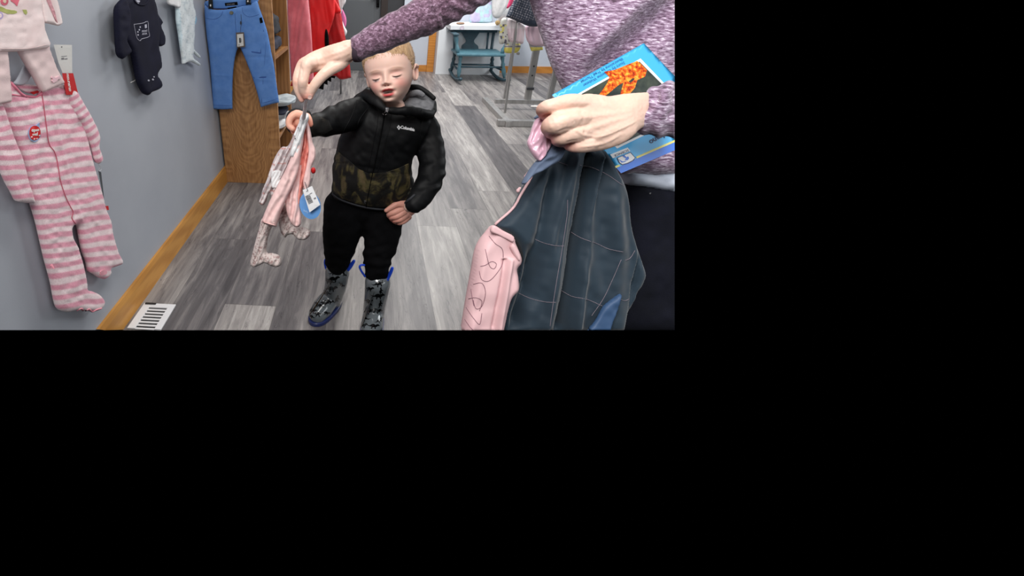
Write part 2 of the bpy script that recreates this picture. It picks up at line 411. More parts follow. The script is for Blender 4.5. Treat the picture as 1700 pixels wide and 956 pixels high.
def mark(name, polys, surf, m, parent, th=0.0006, lift=0.0005, step=None):
    if len(polys) > 1 and name in ('snap', 'print_dots', 'clip_mark', 'print_fleck', 'leg_crease_shade', 'print_coral', 'print_green', 'foot_motif', 'chest_emblem', 'shield_emblem', 'cover_stripe', 'sticker_backing', 'boot_print', 'printed_lines'):
        for q in polys: mark(name, [q], surf, m, parent, th, lift, step)
        return
    """printed or sewn marks: flat shapes with a little thickness, laid on a surface"""
    mb = MB()
    for poly in polys:
        poly = np.array(poly, float)
        if step: poly = cr_closed(poly, step, range(len(poly)))
        pts = [Vector(p) for p in poly]; nb = len(pts)
        ex = []
        if step:
            lo = poly.min(0); hi = poly.max(0); gx, gy = np.meshgrid(np.arange(lo[0], hi[0], step), np.arange(lo[1], hi[1], step)); gx = gx.ravel(); gy = gy.ravel()
            k = inside(gx, gy, poly); gx, gy = gx[k], gy[k]
            if len(gx): k = bdist(gx, gy, poly) > step * .4; ex = [Vector((a, b)) for a, b in zip(gx[k], gy[k])]
        r = delaunay_2d_cdt(pts + ex, [(i, (i + 1) % nb) for i in range(nb)], [list(range(nb))], 1, 1e-6)
        P = np.array([tuple(v) for v in r[0]])
        A = surf(P[:, 0], P[:, 1], lift + th); B = surf(P[:, 0], P[:, 1], lift * .2); n = len(P)
        edge = {}
        for t in r[2]:
            for i in range(len(t)):
                e = (t[i], t[(i + 1) % len(t)]); k = (min(e), max(e)); edge.setdefault(k, []).append(e)
        Fc = [tuple(t) for t in r[2]] + [tuple(v + n for v in t[::-1]) for t in r[2]]
        for k, es in edge.items():
            if len(es) == 1: a, b = es[0]; Fc.append((b, a, a + n, b + n))
        mb.add(np.concatenate([A, B]), Fc)
    return mb.build(name, m, parent)

def text_polys(body, o, ux, uy, size=1.0, bold=0.0, shear=0.0):
    """outlines of a word in the frame with origin o, right vector ux, up vector uy (px per em)"""
    cu = bpy.data.curves.new('t', 'FONT'); cu.body = body; cu.size = 1; cu.offset = bold; cu.shear = shear; cu.resolution_u = 3
    ob = bpy.data.objects.new('t', cu); COL.objects.link(ob)
    dg = bpy.context.evaluated_depsgraph_get(); dg.update(); me = ob.evaluated_get(dg).to_mesh()
    V = np.array([tuple(v.co)[:2] for v in me.vertices]); Fc = [list(p.vertices) for p in me.polygons]
    ob.evaluated_get(dg).to_mesh_clear(); bpy.data.objects.remove(ob); bpy.data.curves.remove(cu)
    P = np.array(o, float) + V[:, :1] * np.array(ux, float) + V[:, 1:] * np.array(uy, float)
    return P, Fc
def word(name, body, o, ux, uy, surf, m, parent, lift=.0006, th=.0005, bold=0.0, shear=0.0):
    P, Fc = text_polys(body, o, ux, uy, 1, bold, shear)
    A = surf(P[:, 0], P[:, 1], lift + th); B = surf(P[:, 0], P[:, 1], lift * .3); n = len(P)
    edge = {}
    for t in Fc:
        for i in range(len(t)):
            e = (t[i], t[(i + 1) % len(t)]); edge.setdefault((min(e), max(e)), []).append(e)
    F2 = [tuple(t) for t in Fc] + [tuple(v + n for v in t[::-1]) for t in Fc]
    for k, es in edge.items():
        if len(es) == 1: a, b = es[0]; F2.append((b, a, a + n, b + n))
    return mesh(name, np.concatenate([A, B]), F2, m, parent, False)

def card(name, quad, un, nrm, th, m, parent):
    """a small stiff card: px outline on a surface"""
    o = Sheet(quad, un, nrm, th, th, 'flat', .8, None, 6, sm=False).build(name, m, parent)
    o.data.polygons.foreach_set('use_smooth', [False] * len(o.data.polygons)); return o
def strand(name, pts, surf, r, m, parent, sub=4, lift=0.0005, n=6):
    A = cr_open(pts, sub); W = surf(A[:, 0], A[:, 1], lift)
    V, Fc = tube_w(W, [r] * len(W), n, 1, True); return mesh(name, V, Fc, m, parent)
# ------------------------------------------------------------------ room shell
M_wall = mat('grey_wall_paint', (172, 176, 184), .55, rgb2=(166, 170, 179), noise_scale=3, bump=.05, bump_scale=300)
M_wallb = mat('pale_wall_paint', (196, 202, 212), .6, rgb2=(188, 195, 206), noise_scale=3)
M_oak = flatsawn_mat('oak_panel', (132, 88, 50), (196, 146, 94))
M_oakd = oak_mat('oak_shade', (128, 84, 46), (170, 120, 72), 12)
M_trim = oak_mat('oak_trim', (176, 118, 48), (208, 150, 74), 10, 'y')
M_trimx = oak_mat('oak_trim_back', (176, 112, 44), (204, 138, 62), 10, 'x')
M_white = mat('white_plastic', (232, 232, 232), .4)
M_whitep = mat('white_paint', (226, 230, 234), .5)
M_black = mat('black_fabric', (8, 8, 9), .95, bump=.2, spec=.1)
M_dark = mat('dark_void', (30, 30, 32), .9)

def prism(name, poly, ext, m, parent=None):
    """closed solid: polygon of 3D points extruded along ext"""
    n = len(poly); V = [Vector(p) for p in poly] + [Vector(p) + Vector(ext) for p in poly]
    Fc = [tuple(range(n)), tuple(range(2 * n - 1, n - 1, -1))] + [(i, (i + 1) % n, (i + 1) % n + n, i + n) for i in range(n)]
    return mesh(name, V, Fc, m, parent, False)

# only the part of the room that the picture shows is modelled
PLW = .2085; PX0 = -.7575
known = {-1: [(1.0, 2.9, .50), (2.9, 4.2, .44)], 0: [(.58, 1.80, .36), (1.80, 2.98, .46), (2.98, 4.2, .55)], 1: [(.12, 1.336, .64), (1.336, 2.55, .38), (2.55, 3.77, .52)],
         2: [(.7, 1.90, .36), (1.90, 3.1, .55), (3.1, 4.3, .45)], 3: [(.9, 2.1, .55), (2.1, 3.3, .44)], 4: [(1.0, 2.25, .40), (2.25, 3.45, .50)], 5: [(.8, 2.0, .60), (2.0, 3.2, .52), (3.2, 4.4, .42)],
         6: [(1.0, 2.2, .50), (2.2, 3.4, .42), (3.4, 4.6, .56)], 7: [(1.2, 2.44, .56), (2.44, 4.2, .64), (4.2, 5.0, .55)], 8: [(1.2, 2.2, .46), (2.2, 4.43, .28), (4.43, 5.65, .62)], 9: [(1.2, 3.3, .50), (3.3, 4.5, .58)]}
bm = bmesh.new(); lay = bm.loops.layers.float_color.new('Plank'); rr_ = random.Random(4)
for k in range(-1, 22):
    rows = list(known.get(k, []))
    yy0 = max([q[1] for q in rows], default=rr_.uniform(.4, 1.2)); 
    while yy0 < 6.3: y2_ = yy0 + 1.22; rows.append((yy0, y2_, rr_.choice([.36, .44, .5, .56, .6, .64]))); yy0 = y2_
    yy0 = min(q[0] for q in rows)
    while yy0 > .3: rows.append((yy0 - 1.22, yy0, rr_.choice([.4, .5, .6]))); yy0 -= 1.22
    for a, b, tn in rows:
        if b < .6: continue
        x0, x1 = PX0 + k * PLW, PX0 + (k + 1) * PLW; f = bm.faces.new([bm.verts.new(p_) for p_ in ((x0, a, 0), (x1, a, 0), (x1, b, 0), (x0, b, 0))])
        for lp, (u2, v2) in zip(f.loops, ((0, 0), (1, 0), (1, 1), (0, 1))): lp[lay] = (tn, u2, v2, 1)
fl = [Vector(Zp(x, y)) for x, y in ((199, 548), (930, 548), (978, 300), (985, 118))]
def cut(a, b):
    """drop the floor to the right of the line a-b seen along the way into the room"""
    d_ = Vector(b) - Vector(a); no = Vector((d_.y, -d_.x, 0)).normalized()
    bmesh.ops.bisect_plane(bm, geom=bm.verts[:] + bm.edges[:] + bm.faces[:], plane_co=a, plane_no=no, clear_outer=True)
cut(fl[0], fl[1])
cut(fl[1], Vector((2.95, 6.25, 0))) ; cut(Vector((3, 6.25, 0)), Vector((-3, 6.25, 0))); cut(Vector((-.9, 6.3, 0)), Vector((-.9, 0, 0)))
me = bpy.data.meshes.new('floor'); bm.to_mesh(me); bm.free(); struct(link('floor', me, plank_mat()))
struct(prism('wall_left', [(-.9, 6.25, 0), (-.9, 1.169, 0), (-.9, .762, .396), (-.9, .2, .9), (-.9, .2, 2.6), (-.9, 6.25, 2.6)], (-.06, 0, 0), M_wall))
bl = MB()
x_end = float(Yp(975, 60, 6.25)[0])
struct(prism('wall_back', [(.47, 6.25, 0), (x_end, 6.25, 0), (x_end, 6.25, 2.6), (.47, 6.25, 2.6)], (0, .06, 0), M_wallb))
struct(prism('wall_back', [(-.9, 6.25, 0), (-.55, 6.25, 0), (-.55, 6.25, 2.6), (-.9, 6.25, 2.6)], (0, .06, 0), M_wallb))
struct(prism('baseboard_left', [(-.885, 6.25, 0), (-.885, 1.172, 0), (-.885, 1.082, .085), (-.889, 1.062, .108), (-.889, 6.25, .108)], (-.0105, 0, 0), M_trim))
struct(MB().box((.47, 6.235, 0), (.83, 6.249, .09)).build('baseboard_back', M_trimx))
struct(MB().box((1.80, 6.235, 0), (x_end, 6.249, .09)).build('baseboard_back', M_trimx))
struct(MB().box((.83, 6.22, 0), (.925, 6.249, 2.2)).build('trim_1', M_oakd if False else M_trimx))
# grey door in a dark opening
M_door = mat('grey_door_paint', (84, 87, 90), .5)
M_jamb = mat('dark_brown_jamb', (38, 28, 24), .6)
dr = MB().box((-.55, 6.26, .0), (.155, 6.30, 2.05)).build('door_1', M_door); struct(dr)
pn = MB().box((-.36, 6.25, .25), (.06, 6.262, .95)).box((-.36, 6.25, 1.08), (.06, 6.262, 1.9)); pn.build('door_panel', M_door, dr, bevel=.006)
hb = MB().tube([(.11, 6.245, 1.06), (.11, 6.20, 1.04), (.11, 6.20, .93), (.11, 6.235, .90)], .011).tube([(.11, 6.255, .86), (.11, 6.25, 1.12)], .02)
hb.tube([(.11, 6.2, 1.0), (.06, 6.2, .99), (.03, 6.2, 1.0)], .012).build('door_handle', mat('black_iron', (24, 24, 26), .4, .6), dr, smooth=True)
struct(MB().box((.155, 6.22, 0), (.245, 6.31, 2.2)).build('trim_2', M_jamb))
struct(MB().box((.245, 6.30, 0), (.47, 6.34, 2.2)).build('dark_opening', mat('dark_doorway', (52, 53, 56), .8)))  # dark slab stands in for the dark opening beside the grey door

# ------------------------------------------------------------------ floor register
v = empty('floor_register', (-.807, 1.245, 0), 'white metal floor register with black slots beside the oak baseboard', 'vent')
M_reg = mat('register_enamel', (222, 222, 224), .4)
y0 = float(Zp(250, 548)[1]); y1 = 1.312; xa, xb = -.872, -.742
fr = MB()
fr.box((xa, y0, .0005), (xa + .030, y1, .006)).box((xb - .026, y0, .0005), (xb, y1, .006)).box((xa + .03, y1 - .022, .0005), (xb - .026, y1, .006))
ys = y1 - .022
while ys > y0 + .006:
    fr.box((xa + .03, ys - .016, .001), (xb - .026, ys - .0085, .005)); ys -= .0165
fr.build('grille', M_reg, v, bevel=.0008)
MB().box((xa + .028, y0, .0002), (xb - .024, y1 - .02, .001)).build('duct_opening', M_dark, v)
MB().box((xa + .006, y1 - .008, .0062), (xa + .05, y1 - .001, .0095)).build('dark_slit', mat('black_slit', (22, 20, 22), .5), v)  # added black bar draws the dark slit at the corner of the register
settle(v)

# ------------------------------------------------------------------ oak display unit at the wall
u = empty('display_shelf', (-.71, 2.68, 0), 'oak shelf unit standing against the grey wall behind the blue jeans', 'shelf')
MB().box((-.889, 2.45, 0), (-.53, 2.47, 2.1)).build('end_panel', M_oak, u, bevel=.002)
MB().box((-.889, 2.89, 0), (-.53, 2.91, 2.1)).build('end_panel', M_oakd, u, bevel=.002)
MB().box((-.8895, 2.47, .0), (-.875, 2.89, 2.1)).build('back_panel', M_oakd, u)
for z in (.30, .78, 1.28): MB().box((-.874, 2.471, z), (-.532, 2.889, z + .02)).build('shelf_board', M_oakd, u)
settle(u)

# folded clothes in the unit: each pile item is a rounded folded bundle
def bundle(name, lo, hi, m, label, cat='folded clothes', group=None, seed=1, amp=.012):
    bm = bmesh.new(); bmesh.ops.create_cube(bm, size=2)
    bmesh.ops.subdivide_edges(bm, edges=bm.edges[:], cuts=9, use_grid_fill=True)
    lo = Vector(lo); hi = Vector(hi); c = (lo + hi) / 2; hs = (hi - lo) / 2
    for v_ in bm.verts:
        p = v_.co.copy(); r = (abs(p.x) ** 5 + abs(p.y) ** 5 + abs(p.z) ** 5) ** .2
        p = p / r * 1.0 if r > 0 else p
        q = Vector((p.x * hs.x, p.y * hs.y, p.z * hs.z)) + c
        nz = noise.noise(q * 14 + Vector((seed, 0, 0))) * amp + noise.noise(Vector((q.x * 4, q.y * 4, q.z * 60 + seed))) * amp * .4
        q += p.normalized() * (nz - amp * .5)
        q.z = max(q.z, lo.z + .0005); v_.co = q
    me = bpy.data.meshes.new(name); bm.to_mesh(me); bm.free(); me.polygons.foreach_set('use_smooth', [True] * len(me.polygons))
    o = link(name, me, m); return tag(o, label, cat, group)
M_navyc = mat('navy_knit', (22, 26, 44), .85, rgb2=(30, 36, 60), noise_scale=40)
M_blk2 = mat('black_knit', (20, 20, 26), .85, rgb2=(30, 30, 40), noise_scale=30)
M_wclo = mat('white_cotton', (214, 214, 216), .8, rgb2=(236, 236, 236), noise_scale=25)
M_gclo = mat('grey_cotton', (150, 160, 168), .8, rgb2=(196, 204, 208), noise_scale=18, stretch=(1, 1, 6))
bundle('folded_trousers', (-.86, 2.50, .801), (-.545, 2.87, .88), M_navyc, 'folded dark navy clothes on the upper shelf of the oak unit, lower of the two', seed=3)
bundle('folded_sweater', (-.86, 2.52, .882), (-.55, 2.87, 1.02), M_blk2, 'folded black clothes on the upper shelf of the oak unit, above the navy ones', seed=9, amp=.02)
bundle('folded_shirt', (-.87, 2.49, .321), (-.50, 2.84, .40), M_wclo, 'crumpled white clothes spilling over the lower shelf of the oak unit', seed=5, amp=.035)
bundle('folded_leggings', (-.80, 2.53, .408), (-.50, 2.74, .452), M_navyc, 'dark navy and white folded garment on the lower shelf above the crumpled white clothes', seed=11, amp=.02)
bundle('folded_towel', (-.80, 2.60, .456), (-.47, 2.86, .50), M_gclo, 'pale grey blue folded cloth topmost on the lower shelf of the oak unit', seed=14, amp=.02)

# ------------------------------------------------------------------ clothes hanging beyond the unit
def un_y(yy): return lambda x, y: Yp(x, y, yy)
FR = (0, -1, .1)
def folds(per, amp, slant=0.0, seed=0):
    return lambda x, y: amp * .5 * np.sin((x + slant * y) * 2 * pi / per + 4 * vn(x, y * .4, 22, seed)) + amp * 1.1 * vn(x + slant * y, y * .22, per * .55, seed + 3)
M_rose = mat('rose_satin', (222, 112, 122), .45, rgb2=(206, 94, 106), noise_scale=12, sheen=.3)
M_red = mat('red_fabric', (222, 14, 16), .6, rgb2=(206, 10, 12), noise_scale=9)
M_redd = mat('deep_red_fabric', (182, 8, 12), .6, rgb2=(160, 6, 10), noise_scale=9)
M_pinkish = mat('magenta_trim', (214, 110, 160), .6)
GR = 'clothes on the rail behind the oak unit'
rl = MB().tube([(-.62, 3.5, 1.34), (-.30, 4.8, 1.34)], .012).tube([(-.62, 3.5, 1.34), (-.84, 3.5, 1.34), (-.84, 3.5, 0.01)], .012).tube([(-.30, 4.8, 1.34), (-.30, 4.8, 0.01)], .012)
tag(rl.build('clothes_rail', mat('rail_chrome', (150, 150, 152), .3, .9), smooth=True), 'metal rail holding the rose and red clothes behind the oak unit', 'clothes rack')
o = Sheet([(476, -45), (497, -60), (509, -45), (512, 0), (516, 40), (519, 90), (521, 135), (500, 138), (483, 133), (480, 80), (477, 20)], un_y(3.6), FR, .03, .03, 'flat', 6, folds(11, .012, .1, 1), 2.2, (0, 2, 6, 8)).build('rose_dress', M_rose)
tag(o, 'long rose pink satin dress hanging closest to the oak unit', 'dress', GR)
o = Sheet([(508, -40), (540, -50), (552, -20), (556, 20), (545, 60), (541, 95), (536, 120), (520, 142), (482, 143), (490, 120), (515, 70)], un_y(3.95), FR, .03, .03, 'flat', 6, folds(14, .014, -.1, 2), 2.4, (0, 7, 8)).build('red_blouse', M_red); red_o = o
tag(o, 'bright red garment hanging between the rose dress and the flared red dress', 'dress', GR)
o = Sheet([(536, -45), (553, -45), (562, 0), (571, 50), (579, 95), (583, 129), (566, 132), (556, 126), (545, 127), (541, 80), (540, 35)], un_y(4.15), FR, .035, .03, 'flat', 6, folds(10, .016, -.25, 3), 2.4, (5, 8)).build('red_dress', M_redd)
tag(o, 'flared deep red dress with its hem hanging near the grey door', 'dress', GR)
o = Sheet([(522, -20), (545, -20), (559, 4), (566, 20), (553, 24), (549, 28), (540, 26), (532, 30), (522, 26), (515, 10)], un_y(4.05), FR, .02, .02, 'flat', 4, folds(9, .008, 0, 4), 2.2).build('red_shawl', M_red)
tag(o, 'bright red short cape with a wavy hem hung over the flared red dress', 'cape', GR)
o = Sheet([(541, 48), (545, 56), (546, 75), (543, 90), (540, 84), (539, 60)], un_y(3.9), FR, .012, .01, 'flat', 3, None, 2).build('belt', M_black, red_o)
sk = [(500, 100), (530, 92), (552, 100), (557, 122), (556, 130), (550, 129), (550, 136), (544, 134), (544, 141), (538, 139), (537, 149), (529, 147), (520, 151), (505, 152), (490, 150), (488, 120)]
o = Sheet(sk, un_y(4.22), FR, .03, .03, 'flat', 4, folds(7, .01, 0, 5), 1.8, range(4, 13)).build('black_skirt', M_black)
tag(o, 'black skirt with a scalloped stepped hem below the red clothes', 'skirt', GR)
o = Sheet([(557, -30), (576, -30), (574, 2), (570, 10), (566, 25), (571, 42), (576, 52), (573, 60), (568, 57), (565, 40), (560, 22), (555, 0)], un_y(4.35), FR, .018, .015, 'flat', 3, folds(6, .006, 0, 6), 1.6).build('lace_blouse', M_wclo); lace_o = o
tag(o, 'narrow white lace garment hanging at the far end of the rail', 'top', GR)
o = Sheet([(566, 14), (571, 20), (575, 32), (574, 44), (570, 47), (567, 38)], un_y(4.45), FR, .015, .015, 'flat', 3, None, 1.5).build('ribbon', M_pinkish, lace_o)
# ------------------------------------------------------------------ counter with toys
ct = empty('display_counter', (1.35, 6.0, 0), 'white counter with a thick white top behind the teal rocking chair', 'counter')
MB().box((.93, 6.05, 0), (1.80, 6.23, .62)).build('panel', M_whitep, ct, bevel=.003)
zt = float(Yp(760, 42, 5.72)[2])
MB().box((1.02, 5.72, zt - .055), (1.95, 6.23, zt)).build('counter_top', M_whitep, ct, bevel=.004)
bd = MB().tube([(1.16, 5.7185, zt - .028), (1.16, 5.7125, zt - .028)], [.027, .027], 24).build('badge', mat('badge_white', (236, 232, 238), .4), ct, smooth=False)
rg = MB()
for i in range(28):
    a = 2 * pi * i / 28; b_ = 2 * pi * (i + 1) / 28
    rg.tube([(1.16 + .022 * cos(a), 5.7115, zt - .028 + .022 * sin(a)), (1.16 + .022 * cos(b_), 5.7115, zt - .028 + .022 * sin(b_))], .0022, 6)
rg.box((1.148, 5.711, zt - .031), (1.172, 5.7122, zt - .025)).build('badge_ring', mat('badge_mauve', (186, 168, 196), .5), ct)
settle(ct)
def col_pastel(x, y):
    a = vn(x, y, 7, 3); b = vn(x, y, 9, 8); c = np.stack([.55 + .12 * b, .74 + .08 * a, .80 + .04 * b], -1); c[a > .25] = (.62, .56, .78); c[b > .5] = (.5, .78, .76); return c
M_vc = mat('printed_cotton', (255, 255, 255), .75, vcol=True, rgb2=(236, 236, 236), noise_scale=30)
M_vcs = mat('printed_plush', (255, 255, 255), .9, vcol=True, rgb2=(238, 232, 232), noise_scale=260, sheen=.4, bump=.3, bump_scale=500)
o = Sheet([(800, -40), (818, -40), (816, 0), (817, 34), (812, 37), (795, 38), (780, 37), (779, 30), (786, 12), (798, -6)], un_y(6.08), FR, .06, .05, 'round', 6, folds(8, .008, 0, 8), 2.2, (3, 6)).build('pastel_dress', M_vc, None, col_pastel)
tag(o, 'pastel aqua and lilac printed dress standing on the white counter', 'dress')
M_pk = mat('bright_pink', (226, 72, 120), .5); M_br = mat('brown_plush', (120, 78, 52), .9); M_sk = mat('pale_plush', (238, 214, 204), .8)
def blob(name, c, r, m, label, cat, seed=0, group=None):
    bm = bmesh.new(); bmesh.ops.create_icosphere(bm, subdivisions=3, radius=1)
    for v_ in bm.verts:
        p = v_.co; v_.co = Vector((p.x * r[0], p.y * r[1], p.z * r[2])) * (1 + .12 * noise.noise(p * 2 + Vector((seed, 0, 0)))) + Vector(c)
    me = bpy.data.meshes.new(name); bm.to_mesh(me); bm.free(); me.polygons.foreach_set('use_smooth', [True] * len(me.polygons))
    return tag(link(name, me, m), label, cat, group)
dl = empty('doll', (1.67, 5.82, zt), 'small doll in white and pink clothes sitting on the counter beside the pastel dress', 'doll')
def bl_(name, c, r, m, seed):
    o_ = blob(name, c, r, m, None, None, seed); o_.parent = dl; return o_
bl_('body', (1.68, 5.84, zt + .12), (.085, .07, .12), M_wclo, 1); bl_('head', (1.69, 5.84, zt + .29), (.06, .06, .065), M_sk, 2)
bl_('hair', (1.66, 5.86, zt + .31), (.065, .06, .06), M_br, 3); bl_('foot', (1.675, 5.76, zt + .028), (.035, .04, .026), mat('coral_pink', (220, 120, 130), .7), 4)
bl_('foot', (1.60, 5.76, zt + .03), (.03, .04, .028), mat('tan_plush', (190, 160, 110), .8), 5)
settle(dl)
o = blob('wooden_dish', (1.16, 5.84, zt + .014), (.055, .04, .013), mat('brown_wood', (140, 108, 84), .6), 'small brown oval dish at the left end of the white counter', 'dish', 6)
o = Sheet([(818, -30), (850, -30), (846, 4), (838, 18), (828, 30), (818, 26), (817, 0)], un_y(5.6), FR, .05, .05, 'round', 6, folds(9, .008, .3, 9), 2.2, (0, 1)).build('white_blouse', M_wclo)
tag(o, 'bright white blouse hanging in front of the counter beside the dotted dress', 'blouse')
o = Sheet([(853, -20), (862, -20), (856, 0), (848, 10), (841, 14), (845, 2)], un_y(4.3), FR, .015, .012, 'flat', 3, None, 1.6).build('pink_scarf', M_pk)
tag(o, 'bright pink scarf at the edge of the dark dotted dress', 'scarf')

# ------------------------------------------------------------------ teal rocking chair
rc = empty('rocking_chair', (1.42, 5.72, 0), 'teal painted wooden rocking chair with a shaped back splat under the white counter', 'rocking chair')
M_teal = mat('worn_teal_paint', (66, 106, 122), .5, rgb2=(90, 132, 144), noise_scale=14, ramp=(.3, .7))
M_teal_shade = mat('shaded_teal_paint', (40, 66, 78), .5, rgb2=(54, 84, 96), noise_scale=14)  # same teal, with shade put into the colour of rear and low parts
def turned(p0, p1, prof, name, m, n=14):
    p0 = Vector(p0); p1 = Vector(p1); k = len(prof)
    MB().tube([p0.lerp(p1, i / (k - 1)) for i in range(k)], prof, n).build(name, m, rc, smooth=True)
LEG = [.014, .018, .024, .027, .024, .018, .026, .016, .02, .026, .022]
sx0, sx1 = 1.10, 1.69; yf, yb = 5.52, 5.98; zs = .345
# seat: rounded slab with a rolled front
sb = MB().box((sx0, yf, zs - .015), (sx1, yb, zs + .018)).build('seat', M_teal, rc, bevel=.012)
turned((1.16, 5.60, .055), (1.15, 5.57, zs - .01), LEG[::1], 'leg', M_teal); turned((1.74, 5.62, .055), (1.66, 5.57, zs - .01), LEG, 'leg', M_teal)
turned((1.13, 5.96, .07), (1.15, 5.93, zs - .01), LEG, 'leg', M_teal_shade); turned((1.66, 5.96, .07), (1.64, 5.93, zs - .01), LEG, 'leg', M_teal_shade)
for x0, x1 in ((1.15, 1.12), (1.74, 1.66)):
    P = []
    for i in range(13):
        t = i / 12; yy = 5.40 + t * .80; P.append((x0 + (x1 - x0) * t, yy, .022 + .10 * ((t - .42) / .58) ** 2))
    MB().tube(P, .020, 10, k=1).build('rocker', M_teal_shade, rc, smooth=True)
MB().tube([(1.15, 5.59, .19), (1.70, 5.60, .19)], .012).build('stretcher', M_teal_shade, rc, smooth=True)
MB().tube([(1.14, 5.94, .16), (1.65, 5.94, .16)], .012).build('stretcher', M_teal_shade, rc, smooth=True)
MB().tube([(1.15, 5.6, .15), (1.14, 5.94, .15)], .012).build('stretcher', M_teal_shade, rc, smooth=True)
MB().tube([(1.70, 5.6, .15), (1.65, 5.94, .15)], .012).build('stretcher', M_teal_shade, rc, smooth=True)
POST = [.018, .026, .03, .022, .017, .022, .028, .03, .024]
turned((1.12, 5.60, zs + .01), (1.07, 5.60, .575), POST, 'arm_post', M_teal); turned((1.66, 5.60, zs + .01), (1.72, 5.60, .575), POST, 'arm_post', M_teal)
for x0, x1 in ((1.065, 1.12), (1.725, 1.62)):
    MB().box((x0 - .035, 5.55, .572), (x0 + .04, 5.98, .598)).build('armrest', M_teal_shade, rc, bevel=.01)
turned((1.14, 5.95, zs), (1.13, 6.02, .58), [.018] * 6, 'back_post', M_teal_shade); turned((1.62, 5.95, zs), (1.64, 6.02, .58), [.018] * 6, 'back_post', M_teal_shade)
turned((1.56, 5.95, zs), (1.57, 6.02, .58), [.013] * 4, 'back_spindle', M_teal_shade)
sp = [(1.235, zs), (1.46, zs), (1.445, .40), (1.40, .435), (1.39, .47), (1.43, .53), (1.46, .58), (1.20, .58), (1.24, .53), (1.285, .47), (1.275, .435), (1.235, .40)]
spc = cr_closed(sp, .012, (0, 1, 6, 7))
prism('back_splat', [(a, 5.955 + (b - zs) * .2, b) for a, b in spc], (0, .018, 0), M_teal_shade, rc)
MB().box((1.10, 5.995, .565), (1.68, 6.02, .60)).build('top_rail', M_teal_shade, rc, bevel=.008)
settle(rc)

# ------------------------------------------------------------------ steel garment rack
gk = empty('garment_rack', (1.45, 4.1, 0), 'grey steel garment rack with a wide floor frame holding small girls clothes', 'clothes rack')
M_steel = mat('brushed_steel', (186, 184, 182), .35, .6, rgb2=(160, 158, 156), noise_scale=30, stretch=(1, 1, .1))
def bar(name, a, b, wd, ht, m=M_steel, par=gk):
    a = Vector(a); b = Vector(b); d = (b - a).normalized(); s_ = d.cross(Vector((0, 0, 1)))
    s_ = s_.normalized() if s_.length > .1 else Vector((1, 0, 0)); t_ = s_.cross(d).normalized()
    V = [p + s_ * sx * wd / 2 + t_ * sz * ht / 2 for p in (a, b) for sx, sz in ((-1, -1), (1, -1), (1, 1), (-1, 1))]
    return mesh(name, V, [(0, 1, 2, 3), (7, 6, 5, 4), (0, 4, 5, 1), (1, 5, 6, 2), (2, 6, 7, 3), (3, 7, 4, 0)], m, par, False)
bar('foot', (1.26, 4.62, .025), (1.26, 3.74, .025), .055, .045)
bar('foot', (2.02, 4.62, .025), (2.02, 3.9, .025), .055, .045)
bar('front_rail', (1.17, 3.78, .028), (2.2, 3.78, .028), .05, .05)
bar('cross_bar', (1.29, 4.35, .075), (2.2, 4.35, .075), .035, .04)
bar('upright', (1.30, 4.02, .05), (1.27, 4.02, 1.35), .018, .018)
bar('upright', (1.41, 4.45, .05), (1.43, 4.45, 1.35), .022, .022)
bar('upright', (1.61, 4.36, .07), (1.61, 4.36, 1.35), .06, .03)
bar('upright', (1.88, 4.5, .05), (1.93, 4.5, 1.35), .05, .03)
bar('hanging_rail', (1.2, 4.2, 1.36), (2.2, 4.2, 1.36), .03, .03)
hz = MB()
for z in (.34, .43, .62, .71): MB().tube([(1.61, 4.344, z), (1.61, 4.342, z)], .008, 10).build('pin_hole', M_dark, gk)
MB().box((1.575, 4.325, .20), (1.645, 4.344, .225)).build('height_clamp', mat('dark_steel', (82, 84, 88), .4, .6), gk, bevel=.003)
MB().tube([(1.33, 4.02, .60), (1.33, 4.0, .60)], .013, 10).build('screw_head', M_steel, gk)
settle(gk)
def col_dots(x, y):
    c = np.tile([.045, .055, .085], (len(x), 1)); a = (x * .9 + y * .35) / 3.7; b = (y * .9 - x * .35) / 3.7
    k = ((a - np.floor(a) - .5) ** 2 + (b - np.floor(b) - .5) ** 2) < .045; k &= (y < 34); c[k] = (.42, .41, .46)
    e = (y > 35) | (x < 842 + (22 - y) * .55 + 5); c[e & ~k] = (.03, .045, .075); return c
GG = 'little girls clothes on the steel rack'
o = Sheet([(857, -20), (880, -20), (890, 20), (896, 44), (880, 44), (866, 39), (850, 32), (840, 28), (846, 14), (853, 0)], un_y(3.95), FR, .05, .03, 'flat', 7, folds(12, .012, .2, 11), 1.1, (3, 7)).build('dotted_dress', M_vc, None, col_dots)
tag(o, 'dark navy dress with tiny pale dots on the steel rack', 'dress', GG)
def col_ruf(x, y):
    c = np.tile([.74, .60, .64], (len(x), 1)); c[y < 48] = (.80, .72, .74); c[(vn(x, y, 3, 5) > .72) & (y > 60)] = (.4, .32, .38); return c
M_pskirt = mat('pale_pink_cotton', (255, 255, 255), .75, vcol=True)
o = Sheet([(845, 30), (858, 34), (870, 42), (871, 52), (868, 72), (858, 71), (846, 68), (842, 52), (842, 36)], un_y(4.05), FR, .035, .02, 'flat', 4, folds(7, .010, 0, 12), 1.5).build('ruffled_skirt', M_pskirt, None, col_ruf)
tag(o, 'pale pink ruffled skirt below the left half of the dotted dress', 'skirt', GG)
o = Sheet([(874, 42), (895, 44), (908, 74), (896, 76), (884, 75), (875, 68), (872, 52)], un_y(4.15), FR, .035, .02, 'flat', 4, folds(9, .010, 0, 13), 1.6).build('pink_skirt', M_pskirt, None, lambda x, y: np.tile([.70, .52, .60], (len(x), 1)))
tag(o, 'plain pink skirt below the right half of the dotted dress', 'skirt', GG)
